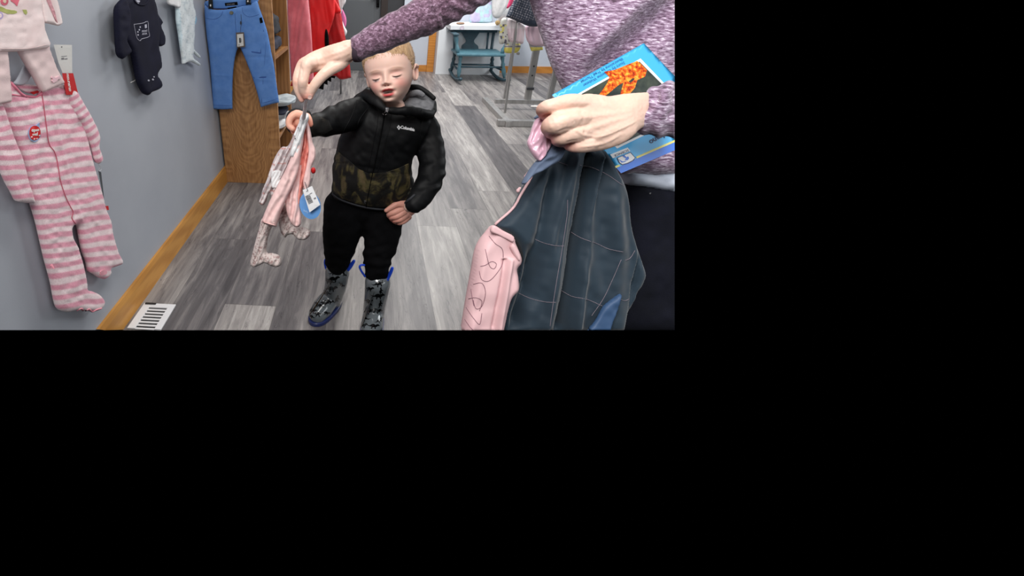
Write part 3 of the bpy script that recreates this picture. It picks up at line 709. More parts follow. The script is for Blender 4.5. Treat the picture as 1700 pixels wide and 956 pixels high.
def col_leg(x, y):
    c = np.tile([.66, .68, .62], (len(x), 1)); k = vn(x, y, 3.2, 21) > .45; c[k] = (.12, .12, .16); k = vn(x, y, 4, 25) > .5; c[k] = (.75, .70, .2)
    c[(y > 75)] = (.55, .55, .55); c[(y > 76.5) & (y < 77.6)] = (.06, .06, .08); c[y > 79] = (.72, .64, .14); c[(y > 60) & (x > 856) & (y < 79)] *= .8; return c
o = Sheet([(832, 33), (842, 32), (850, 60), (864, 74), (860, 86), (856, 88), (838, 87), (838, 72), (829, 72), (829, 55)], un_y(4.25), FR, .03, .02, 'flat', 4, folds(8, .006, 0, 14), 1.1, (5, 7)).build('patterned_leggings', M_vc, None, col_leg)
tag(o, 'white leggings with a small dark print and yellow cuff, under the pale ruffled skirt', 'leggings', GG)
def col_leg2(x, y):
    c = np.tile([.72, .64, .14], (len(x), 1)); c[y < 78] = (.4, .4, .42); return c
o = Sheet([(877, 70), (900, 74), (901, 83), (882, 85), (880, 80)], un_y(4.22), FR, .03, .02, 'flat', 3, None, 1.1, range(5)).build('patterned_leggings', M_vc, None, col_leg2)
tag(o, 'legging cuff in yellow peeping below the plain pink skirt', 'leggings', GG)
# ------------------------------------------------------------------ clothes on the left wall
def un_x(v_): return lambda x, y: Xp(x, y, v_)
WN = (1, 0, 0)
M_tagw = mat('card_white', (214, 212, 208), .6); M_redc = mat('card_red', (196, 22, 24), .5); M_ink = mat('dark_ink', (46, 46, 52), .6)
M_txtw = mat('white_ink', (236, 232, 228), .6)
HG = mat('frosted_hanger_plastic', (196, 200, 208), .3)

# pink striped footed sleeper
S_X = -.862
def stripes(off=0.0, sl=.16, per=17.0, slf=None):
    def f(x, y):
        s = y + sl * (x - 60) + off + 2.5 * vn(x, y, 24, 31)
        t = .5 + .5 * np.sin(2 * pi * s / per); t = np.clip((t - .32) / .36, 0, 1)[:, None]
        fz = (vn(x, y, 2.2, 33) * .03)[:, None]
        return np.clip(np.array([.94, .76, .78]) * (1 - t) + np.array([.82, .34, .45]) * t + fz, 0, 1)
    return f
def wr_sl(x, y):
    return .0030 * vn(x + y * .3, y * .35, 15, 41) + .0016 * vn(x, y, 7, 42) + .0035 * np.exp(-((x - (72 + .27 * (y - 155))) / 4.0) ** 2) * (y < 375)
sl = empty('baby_sleeper', tuple(Xp(70, 300, S_X)), 'pink and white striped fleece footed sleeper hanging on the grey wall', 'baby clothes')
body = [(18, 137), (24, 143), (33, 153), (44, 161), (56, 163), (66, 160), (69, 151), (80, 149), (106, 140), (118, 143), (128, 160), (134, 190), (143, 222), (152, 262), (163, 300), (172, 332), (177, 350), (184, 368), (188, 392), (196, 418), (204, 436), (194, 442), (184, 446), (184, 455), (175, 463), (165, 461), (158, 456), (149, 450), (146, 435), (139, 415), (134, 390), (131, 375), (125, 373), (119, 379), (121, 395), (129, 410), (135, 430), (140, 450), (144, 470), (145, 481), (154, 484), (166, 490), (173, 500), (170, 511), (158, 517), (142, 516), (128, 515), (112, 518), (100, 514), (94, 500), (88, 468), (78, 430), (70, 395), (63, 365), (54, 335), (48, 305), (42, 275), (34, 250), (27, 232), (16, 205), (4, 172), (-6, 155), (6, 143)]
sh_b = Sheet(body, un_x(S_X), WN, .010, .022, 'flat', 10, wr_sl, 2.0)
ob = sh_b.build('body', M_vcs, sl, stripes())
slv = [(-16, 160), (2, 172), (14, 205), (26, 238), (36, 262), (46, 300), (56, 333), (54, 337), (36, 336), (28, 333), (20, 318), (8, 295), (-2, 268), (-22, 215)]
oc = Sheet(slv, un_x(S_X + .006), WN, .010, .016, 'flat', 9, lambda x, y: .002 * vn(x, y, 11, 43), 2.0).build('sleeve', M_vcs, sl, stripes(4, .14, 17))
slr = [(110, 142), (124, 148), (136, 168), (150, 192), (160, 212), (165, 228), (164, 244), (168, 256), (170, 266), (164, 272), (158, 266), (154, 250), (149, 236), (141, 218), (134, 203), (126, 196), (118, 180)]
oc2 = Sheet(slr, un_x(S_X + .008), WN, .010, .016, 'flat', 8, lambda x, y: .002 * vn(x, y, 9, 44), 1.8).build('sleeve', M_vcs, sl, stripes(-6, .75, 15))
# placket edge, collar binding
sf_sl = surf_of([ob])
M_pkb = mat('pink_binding', (224, 128, 150), .8); M_pkd = mat('rose_seam', (196, 96, 116), .8)
strand('collar_binding', [(18, 138), (26, 147), (36, 157), (48, 162), (60, 162), (69, 156)], sf_sl, .0035, M_pkb, sl, 5, .001)
strand('placket_seam', [(69, 152), (72, 175), (76, 205), (81, 238), (90, 252), (95, 270), (100, 300), (108, 325), (116, 342), (121, 352), (119, 362), (125, 371)], sf_sl, .0013, M_pkd, sl, 5, .0008)
nb = Sheet([(22, 136), (40, 139), (62, 142), (68, 147), (66, 152), (56, 156), (44, 154), (32, 147)], un_x(S_X - .015), WN, .002, .004, 'flat', 3, None, 1.6).build('neck_back', M_vcs, sl, stripes(2, 0, 9))
mark('neck_label', [[(50, 153), (62, 150), (65, 153), (55, 157)]], lambda x, y, l: un_x(S_X - .010)(x, y) + np.array(WN) * l, M_redc, sl)
# sticker
def ell(cx, cy, rx, ry, n=30, rot=0.0): return [(cx + rx * cos(t) * cos(rot) - ry * sin(t) * sin(rot), cy + rx * cos(t) * sin(rot) + ry * sin(t) * cos(rot)) for t in [2 * pi * i / n for i in range(n)]]
M_blu = mat('pale_blue_card', (158, 178, 214), .5)
mark('sticker_backing', [ell(56.2, 221.5, 10, 14) , [(57, 209), (64, 203.5), (64.5, 214), (60, 213)]], sf_sl, M_blu, sl, .0005, .0022, 3)
mark('sticker', [ell(56.2, 220.5, 9.3, 12)], sf_sl, mat('sticker_red', (206, 26, 30), .4), sl, .0005, .003, 3)
word('sticker_text', 'open', (50.2, 218.5), (6.2, -.6), (0, -7.2), sf_sl, M_txtw, sl, .0042, .0004, .02)
word('sticker_text', 'me!', (51.6, 225.2), (6.0, -.6), (0, -7.0), sf_sl, M_txtw, sl, .0042, .0004, .02)
arc = [(50.5, 227.5), (54.5, 230.3), (59, 229.7), (63.3, 224.5)]
for q in arc: mark('sticker_dash', [[(q[0] - .9, q[1] - .5), (q[0] + 1.0, q[1] - 1.0), (q[0] + 1.1, q[1] + .5), (q[0] - .8, q[1] + 1.0)]], sf_sl, M_txtw, sl, .0004, .0040)
# ruffled soles and flower, red side tab, swing tag
sf2 = surf_of([ob])
mark('foot_motif', [ell(171, 452, 5.5, 4, 16), ell(168, 455, 3, 2.2, 12)], sf2, mat('pale_rose', (226, 160, 172), .7), sl, .002, .0015)
strand('sole_ruffle', [(128, 515), (135, 512), (140, 517), (147, 513), (153, 517), (160, 514), (168, 512)], sf2, .0026, mat('rose_ruffle', (232, 150, 164), .8), sl, 5, .0005)
card('side_tab', [(173.5, 342), (180, 341.5), (181, 348.5), (174.5, 349)], un_x(S_X - .004), WN, .001, M_redc, sl)
card('swing_tag', [(163, 283), (168, 286), (173, 330), (170, 322), (166, 300)], un_x(S_X - .012), WN, .0008, mat('dark_tag', (70, 74, 80), .4), sl)
st = lambda x, y, l=0: un_x(S_X - .006)(x, y) + np.array(WN) * l
strand('tag_loop', [(161, 270), (165, 276), (164, 284), (168, 281), (166, 275)], st, .0008, mat('clear_loop', (214, 216, 220), .3), sl, 4)
settle(sl)
hg = empty('clothes_hanger', tuple(Xp(38, 115, S_X)), 'frosted white plastic hanger in the neck of the pink striped sleeper', 'hanger')
Sheet([(46, 96), (40, 104), (35, 116), (28, 130), (22, 138), (30, 142), (42, 139), (52, 126), (62, 118), (58, 108), (50, 98)], un_x(S_X - .012), WN, .004, .003, 'flat', 3, None, 1.8).build('shoulder_bar', HG, hg)
MB().tube([tuple(p) for p in Xp(np.array([46, 44, 48, 56, 58.]), np.array([98, 80, 66, 62, 72.]), S_X - .014)], .0022, 8).build('hook', HG, hg, smooth=True)
settle(hg)

# pale pink top and trousers set, upper left
P_X = -.835
M_set = mat('blush_jersey', (246, 230, 228), .85, rgb2=(238, 214, 212), noise_scale=10, bump=.15, bump_scale=400)
M_set2 = mat('blush_trousers_knit', (234, 210, 208), .85, rgb2=(224, 198, 198), noise_scale=12, bump=.15, bump_scale=400)
M_cuff = mat('blush_lining', (206, 150, 158), .85)
tp = empty('toddler_shirt', tuple(Xp(20, 40, P_X)), 'pale blush long sleeved top with pastel bird print, topmost at left on the wall', 'shirt')
ob_t = Sheet([(-40, -60), (30, -70), (58, -40), (64, -12), (70, 8), (70, 24), (72, 34), (72, 46), (75, 56), (79, 66), (80, 78), (70, 82), (45, 85), (20, 86), (0, 86.5), (-40, 85)], un_x(P_X), WN, .010, .016, 'flat', 7,
     lambda x, y: .0022 * vn(x, y, 22, 51) + .001 * vn(x, y, 8, 52), 2.4, (0, 11)).build('body', M_set, tp)
ob_s = Sheet([(56, -44), (70, -40), (84, -20), (94, 2), (99, 22), (102, 38), (98, 42.5), (92, 42), (84, 40), (74, 37), (71, 25), (66, 0), (60, -20)], un_x(P_X + .006), WN, .008, .014, 'flat', 5,
     lambda x, y: -.006 * np.exp(-((x - (84 + .3 * (y - 10))) / 3.5) ** 2), 1.8).build('sleeve', M_set, tp)
mark('sleeve_opening', [[(78, -6), (83, 0), (91, 20), (95, 38), (91, 33), (84, 16), (77, 0)]], surf_of([ob_s]), M_cuff, tp, .0012, .0006, 3)
sf_t = surf_of([ob_t])
mark('print_green', [ell(20, 20, 8, 3.2, 16, .0), [(-6, 9), (2, 11), (10, 15), (20, 17), (22, 23), (12, 23), (2, 19), (-6, 17)], [(37, 16), (43.5, 16), (45, 21), (43, 24.5), (39.5, 22)]], sf_t, mat('print_olive', (176, 180, 104), .8), tp, .0005, .0004, 3)
mark('print_coral', [[(15, -6), (34, -6), (31, 2), (28, 10.5), (24, 6), (18, 2)], ell(7, 2, 6.5, 7, 18)], sf_t, mat('print_coral', (222, 108, 126), .8), tp, .0005, .0004, 3)
mark('print_centre', [ell(7, 2, 2.6, 3, 12)], sf_t, mat('print_cream', (236, 214, 190), .8), tp, .0005, .001)
mark('print_lilac', [ell(-1, 26, 6, 6.4, 18)], sf_t, mat('print_lilac', (182, 166, 206), .8), tp, .0005, .0004, 3)
mark('print_lilac_centre', [ell(-1, 26, 3.2, 3.6, 14)], sf_t, M_set, tp, .0005, .001)
strand('hem_stitch', [(-20, 80), (20, 81), (50, 80), (78, 74)], sf_t, .0004, M_set2, tp, 4, .0006)
settle(tp)
pt = empty('toddler_trousers', tuple(Xp(60, 110, P_X)), 'pale blush trousers with a small bow, hanging below the blush top', 'trousers')
T_X = P_X - .006
o1 = Sheet([(28, 70), (78, 66), (82, 82), (88, 98), (94, 114), (102, 128), (107, 137), (98, 142), (84, 148), (72, 153), (66, 144), (56, 126), (45, 108), (35, 90)], un_x(T_X), WN, .007, .014, 'flat', 6, lambda x, y: .002 * vn(x, y, 13, 53), 2.0, (7, 9)).build('trouser_leg', M_set2, pt)
o2 = Sheet([(-40, 66), (10, 66), (12, 88), (14, 110), (17, 140), (19, 169), (0, 173), (-40, 174)], un_x(T_X), WN, .007, .014, 'flat', 6, lambda x, y: .002 * vn(x, y, 13, 54), 2.4, (6, 5)).build('trouser_leg', M_set2, pt)
mark('bow', [[(84, 129), (85, 126.5), (90.5, 129), (96, 126), (98.5, 127.5), (99.5, 131), (95, 131), (93, 134), (87, 137.5), (84.5, 134.5), (87, 131.5)]], surf_of([o1]), mat('satin_bow', (236, 196, 204), .4), pt, .0025, .001)
settle(pt)
card_w = empty('price_card', tuple(Xp(106, 95, -.86)), 'white card tag on the wall between the blush set and the navy bodysuit', 'tag')
card('card', [(89, 74), (119.5, 74.5), (120, 121), (104, 121), (97, 104)], un_x(-.868), WN, .0006, M_tagw, card_w)
sfc = lambda x, y, l=0: un_x(-.868)(x, y) + np.array(WN) * (l + .0006)
mark('printed_lines', [[(101.5, 96), (106, 95.6), (106, 98.8), (101.5, 99)], [(107, 97), (111.5, 96.6), (111.5, 98.4), (107, 98.8)], [(101.5, 93.2), (110.5, 92.4), (110.5, 93.4), (101.5, 94.2)], ell(102, 78, 1.1, 1.2, 10)], sfc, mat('grey_ink', (120, 118, 122), .6), card_w, .0003, .0003)
settle(card_w)
card_r = empty('brand_card', tuple(Xp(117, 139, -.86)), 'red card tag with white upright lettering above the striped sleeper sleeve', 'tag')
card('card', [(103, 121.5), (121.5, 121.5), (130, 157), (110, 157.5)], un_x(-.846), WN, .0006, M_redc, card_r)
sfr = lambda x, y, l=0: un_x(-.846)(x, y) + np.array(WN) * (l + .0006)
word('lettering', 'carters.com', (114.5, 151.5), (-1.0, -6.2), (6.6, 0.4), sfr, M_txtw, card_r, .0003, .0003, .02)
settle(card_r)

# navy bodysuit
N_X = -.862
M_nav = mat('navy_jersey', (12, 13, 32), .85, rgb2=(16, 17, 40), noise_scale=14, bump=.15, bump_scale=300, spec=.25)
nv = empty('baby_bodysuit', tuple(Xp(235, 80, N_X)), 'navy long sleeved bodysuit with a white outline print, hanging on the grey wall', 'baby clothes')
nvb = Sheet([(222, -8), (204, 2), (196, 12), (198, 40), (206, 64), (214, 76), (220, 92), (224, 110), (228, 131), (232, 143), (239, 155), (246, 158), (252, 153), (262, 149), (268, 144), (268, 137), (264, 130), (261, 124), (265, 116), (268, 110), (266, 92), (263, 78), (264, 60), (264, 38), (258, 14), (250, -6)], un_x(N_X), WN, .012, .02, 'flat', 8,
     lambda x, y: .0025 * vn(x + y * .2, y * .4, 9, 61), 1.8).build('body', M_nav, nv)
Sheet([(208, -2), (198, 4), (192.5, 14), (192, 30), (193, 55), (194.5, 78), (196, 90), (202, 98), (209, 94), (217, 87), (217, 82), (213, 74), (210, 66), (214, 50), (216, 24)], un_x(N_X + .01), WN, .010, .018, 'flat', 7, lambda x, y: .002 * vn(x, y, 9, 62), 1.8).build('sleeve', M_nav, nv)
Sheet([(252, -6), (258, 6), (262, 24), (268, 33), (270, 38), (267, 43), (271, 54), (273.5, 62), (272.5, 74), (263, 76), (260, 60), (258, 36), (250, 14)], un_x(N_X - .004), WN, .010, .014, 'flat', 6, lambda x, y: .002 * vn(x, y, 8, 63), 1.6).build('sleeve', M_nav, nv)
sfn = surf_of([nvb]); M_pr = mat('chalk_print', (176, 176, 190), .8)
strand('print_outline', [(222, 40.5), (230, 39.5), (238, 38), (245, 35.5), (246, 44), (246.5, 52), (248, 60), (241, 63), (234, 65), (233.5, 67), (231, 67.5), (229.5, 66), (227.5, 64), (225.5, 58), (223.5, 48), (222, 40.5)], sfn, .0009, M_pr, nv, 2, .0008)
mark('print_dots', [ell(232.5, 45, 1.1, 1.4, 8), ell(231, 49.5, 1.1, 1.4, 8), ell(228.7, 53, 1.1, 1.4, 8), ell(229, 58, 1.1, 1.4, 8), [(240, 41), (243, 40.2), (243.4, 46), (240.6, 47)]], sfn, M_pr, nv, .0005, .0006)
word('print_word', 'MONT', (235.3, 53.6), (3.1, -.3), (.1, -4.8), sfn, M_pr, nv, .0008, .0003)
word('print_word', 'ANA', (235.6, 58), (3.9, -.4), (.1, -4.6), sfn, M_pr, nv, .0008, .0003)
mark('snap', [ell(246.3, 133.6, 1.4, 1.5, 10), ell(253.5, 132, 1.4, 1.5, 10), ell(255.3, 127.6, 1.0, 1.1, 10)], sfn, M_pr, nv, .001, .0008)
strand('collar_rib', [(222, 0), (226, 5), (233, 8), (241, 7), (246, 0)], sfn, .003, M_nav, nv, 4, .0008)
mark('neck_label', [[(224, 0), (231, 1), (230, 4), (226, 4)], [(227, 5), (229, 5), (228.5, 6), (227, 6)]], sfn, M_pr, nv, .0005, .0035)
strand('loose_thread', [(217, 137), (222, 134.5), (226, 132), (227, 130)], lambda x, y, l=0: un_x(-.88)(x, y), .0012, M_txtw, nv)
settle(nv)

# pale speckled baby sleepsuit
def col_wh(x, y):
    c = np.tile([.72, .77, .79], (len(x), 1)); k = vn(x, y, 2.0, 71) > .45; c[k] = (.55, .62, .66); c[(x < 300) & (y > 14) & (x < 296 + (y - 20) * .1)] *= (.85, .96, 1.0); return c
wh = empty('baby_sleepsuit', tuple(Xp(310, 60, -.865)), 'small white speckled sleepsuit hanging between the navy bodysuit and the blue jeans', 'baby clothes')
Sheet([(290, -20), (316, -20), (321, 8), (325, 24), (323, 42), (323, 60), (322, 80), (328, 88), (333, 94), (331, 96.5), (325, 92), (321, 88), (321, 96), (328, 102), (333, 107), (330, 109), (322, 105), (314, 103), (306, 106), (303, 106), (302, 96), (299, 76), (296, 54), (293, 34), (292, 14)], un_x(-.865), WN, .008, .012, 'flat', 5, lambda x, y: .003 * vn(x, y * .4, 6, 72), 1.5).build('body', M_vc, wh, col_wh)
Sheet([(276, -14), (296, -14), (300, 8), (296, 13), (288, 10), (279, 6)], un_x(-.858), WN, .006, .008, 'flat', 3, None, 1.5).build('sleeve', M_wclo, wh)
card('blue_tag', [(320, 18), (325, 24), (327, 32), (325, 40), (321, 42)], un_x(-.875), WN, .0008, mat('sky_card', (140, 186, 210), .5), wh)
settle(wh)

# ------------------------------------------------------------------ blue jeans on the oak end panel
J_Y = 2.40
def un_j(x, y):
    P = Yp(x, y, J_Y); return P
M_jean = mat('blue_twill', (98, 140, 202), .75, rgb2=(86, 130, 196), noise_scale=26, bump=.2, bump_scale=500, spec=.3)
M_jst = mat('blue_stitch_and_crease', (44, 80, 150), .7)
jn = empty('jeans', tuple(Yp(400, 80, J_Y)), 'mid blue childrens trousers clipped to a hanger in front of the oak panel', 'trousers')
jo = [(339, 4), (345, 12), (356, 16), (372, 16), (386, 14), (402, 10), (414, 8), (426, 2), (431, 14), (438, 34), (445, 58), (450, 85), (455, 110), (459, 140), (463.5, 170), (450, 173), (433, 178), (428, 158), (420, 132), (410, 105), (402, 86), (397, 77), (392, 88), (388, 110), (386, 140), (386, 181), (370, 181.5), (354, 181), (351, 140), (348, 100), (343, 60), (340, 30)]
jb = Sheet(jo, un_j, (0, -1, .1), .012, .016, 'flat', 8, lambda x, y: .0022 * vn(x + y * .3, y, 15, 81) + .0014 * np.maximum(0, 1 - abs(y - 128 - .1 * x + 40) / 2.5) - .0016 * np.exp(-((y - 86 - .02 * x) / 2) ** 2) * (x > 405), 1.8, (0, 14, 16, 25, 27)).build('denim', M_jean, jn)
Sheet([(340, 3), (352, 0), (372, -1), (392, -1), (410, -2), (426, -4), (428, 4), (414, 8), (400, 11), (384, 14), (368, 15), (352, 14), (343, 10)], lambda x, y: Yp(x, y, J_Y + .014), (0, -1, .1), .003, .004, 'flat', 2, None, 1.8).build('waistband_back', M_jean, jn)
sfj = surf_of([jb])
sfb = lambda x, y, l=0: Yp(x, y, J_Y + .011 - l)
mark('waist_label', [[(373, 5), (394, 3), (395, 8.5), (374, 10)]], sfb, M_black, jn, .0006, .0004)
mark('waist_label', [[(377, 13), (392, 10.5), (394, 13), (386, 15.5), (379, 16)]], sfb, M_black, jn, .0006, .0004)
word('label_lettering', 'OSCAR', (376, 8.6), (4.2, -.3), (.1, -3), sfb, mat('grey_thread', (150, 148, 150), .7), jn, .0012, .0003)
mark('side_label', [[(430.5, 30), (434.5, 28.5), (436.5, 37.5), (432, 39)]], sfj, M_black, jn, .0008, .0005)
mark('button', [ell(384.5, 21.3, 3.2, 2.9, 16)], sfj, mat('antique_brass', (120, 118, 104), .35, .7), jn, .003, .001)
for nm, pp in (('fly_stitch', [(390, 22), (391, 40), (393, 60), (396, 72)]), ('pocket_seam', [(342, 30), (355, 32), (366, 27), (370, 19)]), ('pocket_seam', [(402, 12), (404, 22), (414, 28), (430, 24)]), ('hem_stitch', [(354, 174), (370, 175), (385, 175)]), ('hem_stitch', [(431, 172), (448, 168), (462, 163)])):
    strand(nm, pp, sfj, .0008, M_jst, jn, 4, .0006)
mark('leg_crease_shade', [[(421, 128), (440, 127), (456, 124), (456, 126), (440, 129), (422, 130)], [(417, 85), (432, 87), (450, 84), (450, 86), (432, 89), (418, 87)]], sfj, M_jst, jn, .0004, .0004)  # dark strips paint the shade of the leg folds
settle(jn)
jt = empty('swing_tag', tuple(Yp(399, 66, J_Y - .03)), 'white barcode tag in a dark border hanging from the blue trousers', 'tag')
usf = lambda x, y: Yp(x, y, J_Y - .03)
card('border', [(391.5, 54), (405, 53.5), (407, 78), (393, 79.5)], usf, (0, -1, .1), .0006, mat('brown_card', (92, 80, 72), .6), jt)
card('label', [(393.5, 57), (403.5, 56), (404.5, 76), (394, 77.5)], lambda x, y: Yp(x, y, J_Y - .0315), (0, -1, .1), .0005, M_tagw, jt)
sft = lambda x, y, l=0: Yp(x, y, J_Y - .0322 - l)
mark('barcode', [[(397, 63), (399.6, 62.8), (399.9, 71), (397.4, 71.2)], [(400.4, 64), (401, 64), (401.2, 70), (400.6, 70)], [(396, 74), (397.6, 74), (397.6, 75.4), (396, 75.4)]], sft, M_ink, jt, .0003, .0002)
strand('string', [(400, 24), (400.5, 36), (399.5, 47), (399, 55)], lambda x, y, l=0: Yp(x, y, J_Y - .022), .0009, M_ink, jt)
mark('string_knot', [ell(399.8, 38, 1.4, 3.2, 10)], lambda x, y, l=0: Yp(x, y, J_Y - .022 - l), M_ink, jt, .002, .001)
settle(jt)
jh = empty('clip_hanger', tuple(Yp(380, 0, J_Y)), 'black clip hanger holding the waist of the blue trousers', 'hanger')
for (a, b, c, d) in ((346, 353, -6, 15), (408, 416, -9, 8)):
    Sheet([(a, c), (b, c), (b + 1, d), (a, d)], lambda x, y: Yp(x, y, J_Y - .018), (0, -1, .1), .006, .004, 'flat', 1.5, None, 1.6, sm=False).build('clip', mat('black_plastic', (18, 20, 20), .35), jh)
mark('clip_mark', [ell(349.5, 9, 1.2, 2, 8), ell(411.5, 2, 1.2, 1.6, 8)], lambda x, y, l=0: Yp(x, y, J_Y - .0245 - l), M_txtw, jh, .0004, .0004)
MB().tube([tuple(p) for p in Yp(np.array([349., 380, 412]), np.array([-6., -12, -9]), J_Y - .012)], .004, 10).build('cross_rod', mat('hanger_steel', (160, 160, 160), .3, .9), jh, smooth=True)
settle(jh)
# ------------------------------------------------------------------ pink baby set held up between the boy and the woman
G = 1.045
def un_d(d0, sx=0.0, sy=0.0, x0=490, y0=280): return lambda x, y: Dp(x, y, d0 + sx * (np.asarray(x, float) - x0) + sy * (np.asarray(y, float) - y0))

M_pale = mat('pale_pink_jersey', (240, 206, 202), .8, rgb2=(232, 190, 188), noise_scale=16, bump=.1, bump_scale=300)
M_peach = mat('peach_lining', (236, 164, 150), .8, rgb2=(226, 140, 128), noise_scale=14)
def col_flo(x, y):
    c = np.tile([.70, .60, .57], (len(x), 1)); k = vn(x, y, 1.7, 91) > .35; c[k] = (.42, .28, .27); return c
hs = empty('baby_outfit', tuple(Dp(np.array(490.), np.array(280.), np.array(G))), 'pale pink baby outfit with floral footed leggings, held up on a white hanger', 'baby clothes')
fo = lambda per, amp, sd, sl_=.45: (lambda x, y: amp * np.sin((x + sl_ * (y - 280)) * 2 * pi / per + 1.5 * vn(x, y, 20, sd)) + amp * .5 * vn(x, y, 6, sd + 2))
# floral leggings (behind)
Sheet([(436, 362), (456, 366), (448, 384), (444, 402), (443, 419), (452, 420), (463, 424), (467.5, 432), (466, 440), (459, 443), (449, 440), (440, 436), (431, 440), (422, 443), (416, 438), (417, 428), (423, 404), (430, 380)], un_d(G + .05), FV, .020, .016, 'flat', 7, fo(9, .003, 92), 1.3).build('legging_leg', M_vc, hs, col_flo)
Sheet([(458, 335), (478, 340), (482, 360), (489, 374), (499, 376), (508, 378), (515, 384), (514, 392), (506, 398), (495, 397), (486, 389), (478, 390), (473, 394), (466, 384), (462, 365)], un_d(G + .055), FV, .020, .016, 'flat', 7, fo(9, .003, 93), 1.3).build('legging_leg', M_vc, hs, col_flo)
# cream and grey printed jacket sleeve, left
def col_gr(x, y):
    c = np.tile([.74, .68, .68], (len(x), 1)); s = (x + .55 * y) / 11.0; k = (s - np.floor(s)) > .62; c[k] = (.50, .42, .43); c[vn(x, y, 3.5, 95) > .55] = (.55, .30, .28); return c
Sheet([(497, 200), (488, 222), (478, 242), (468, 244), (458, 258), (450, 276), (443, 298), (437, 312), (433, 326), (430, 335), (436, 341), (442, 334), (447, 320), (454, 330), (466, 318), (478, 290), (490, 250), (503, 212)], un_d(G + .03), FV, .016, .014, 'flat', 6, fo(8, .006, 94), 1.4).build('printed_sleeve', M_vc, hs, col_gr)
Sheet([(452, 284), (466, 283), (467, 292), (464, 310), (452, 312), (450, 296)], un_d(G + .016), FV, .010, .008, 'flat', 3, fo(6, .002, 97), 1.3).build('sleeve_cuff', M_wclo, hs)
# peach inside and right flap
Sheet([(504, 197), (509, 205), (512, 225), (516, 250), (515, 280), (508, 300), (502, 318), (505, 335), (499, 350), (490, 362), (484, 340), (488, 300), (492, 260), (498, 222)], un_d(G + .012), FV, .010, .012, 'flat', 6, fo(8, .006, 98, .2), 1.5).build('lining', M_peach, hs)
Sheet([(506, 196), (512, 203), (516, 220), (519, 236), (524, 250), (523, 264), (517, 278), (516, 296), (512, 312), (506, 316), (503, 300), (508, 276), (512, 250), (509, 222)], un_d(G - .002), FV, .010, .010, 'flat', 6, fo(14, .003, 99, .1), 1.5).build('front_flap', M_pale, hs)
Sheet([(497, 262), (501, 274), (499, 300), (497, 330), (500, 360), (499, 373), (491, 377), (482, 368), (475, 348), (473, 320), (478, 290), (487, 268)], un_d(G + .004), FV, .012, .012, 'flat', 7, fo(10, .004, 100, .15), 1.5).build('trouser_leg', M_pale, hs)
# long pink sleeve across the front
Sheet([(504, 205), (498, 222), (489, 240), (484, 258), (473, 284), (458, 312), (444, 342), (433, 369), (446, 374), (459, 377), (466, 354), (478, 326), (491, 300), (497, 280), (500, 256), (504, 230)], un_d(G - .014), FV, .018, .014, 'flat', 8, fo(16, .003, 101, .5), 1.5, (7, 9)).build('sleeve', M_pale, hs)
sfo = surf_of([o_ for o_ in bpy.data.objects if o_.parent == hs and o_.name.startswith('sleeve')])
strand('sleeve_hem', [(434, 366), (446, 371), (460, 374)], sfo, .0012, mat('pink_hem', (244, 200, 196), .8), hs, 4, .0006)
# gathered top
Sheet([(500, 191), (510, 188), (513, 196), (508, 210), (503, 228), (499, 246), (492, 262), (482, 258), (486, 240), (492, 220), (496, 204)], un_d(G - .020), FV, .012, .010, 'flat', 5, fo(7, .004, 102, .4), 1.3).build('gathered_neck', M_wclo, hs)
mark('print_fleck', [ell(499.5, 199, 1, 2.2, 8, .5), ell(495, 212, .7, 1.4, 8, .4), ell(490, 230, .8, 1.6, 8, .4)], lambda x, y, l=0: Dp(x, y, G - .036 - l), M_ink, hs, .0008, .0008)
settle(hs)
hh = empty('clothes_hanger', tuple(Dp(np.array(508.), np.array(170.), np.array(.98))), 'slim white plastic hanger pinched between the womans fingers above the boys hand', 'hanger')
A = [(512.5, 150, .835, 2.2), (510, 162, .86, 3.4), (507.5, 172, .90, 3.4), (506, 184, .96, 3.2), (504, 196, 1.0, 3.6)]
V, Fc = ltube(A, 12, .7, 4); mesh('hook', V, Fc, mat('hanger_white', (250, 250, 252), .35), hh)
V, Fc = ltube([(504, 194, 1.0, 3.6), (498, 208, 1.02, 3.0), (490, 224, 1.03, 2.6)], 10, .8, 4); mesh('shoulder_arm', V, Fc, bpy.data.materials['hanger_white'], hh)
settle(hh)
pt2 = empty('price_tag', tuple(Dp(np.array(518.), np.array(335.), np.array(1.03))), 'white price tag with a black barcode hanging at the right of the pink outfit', 'tag')
card('label', [(502.5, 315.5), (518, 308.5), (531.5, 340), (514, 352.5)], un_d(1.030), FV, .0006, mat('label_white', (226, 226, 228), .5), pt2)
bars = []
ux, uy = np.array([.91, -.42]), np.array([.42, .91])
o0 = np.array([506.5, 326.])
t = 0
for i, wd in enumerate([.9, .5, 1.2, .5, .8, 1.4, .5, .9, .6, 1.1, .5, .9]):
    a = o0 + uy * t; b = a + uy * wd * .62; L_ = 8.2
    bars.append([tuple(a), tuple(a + ux * L_), tuple(b + ux * L_), tuple(b)]); t += wd * .62 + .72
sfp = lambda x, y, l=0: Dp(x, y, 1.0288 - l)
mark('barcode', bars, sfp, M_ink, pt2, .0002, .0002)
mark('printed_lines', [[(508, 317.5), (510, 316.5), (510.4, 317.5), (508.4, 318.5)], [(514, 321.5), (518, 319.6), (518.4, 320.6), (514.4, 322.6)], [(520.5, 329), (524, 327.2), (525, 329.2), (521.4, 331)]], sfp, bpy.data.materials['grey_ink'], pt2, .0002, .0002)
strand('tag_loop', [(506, 302), (508, 308), (510, 314), (511, 317)], lambda x, y, l=0: Dp(x, y, 1.026), .0007, M_ink, pt2)
settle(pt2)
bt = empty('brand_tag', tuple(Dp(np.array(514.), np.array(345.), np.array(1.05))), 'round sky blue card tag behind the white barcode tag', 'tag')
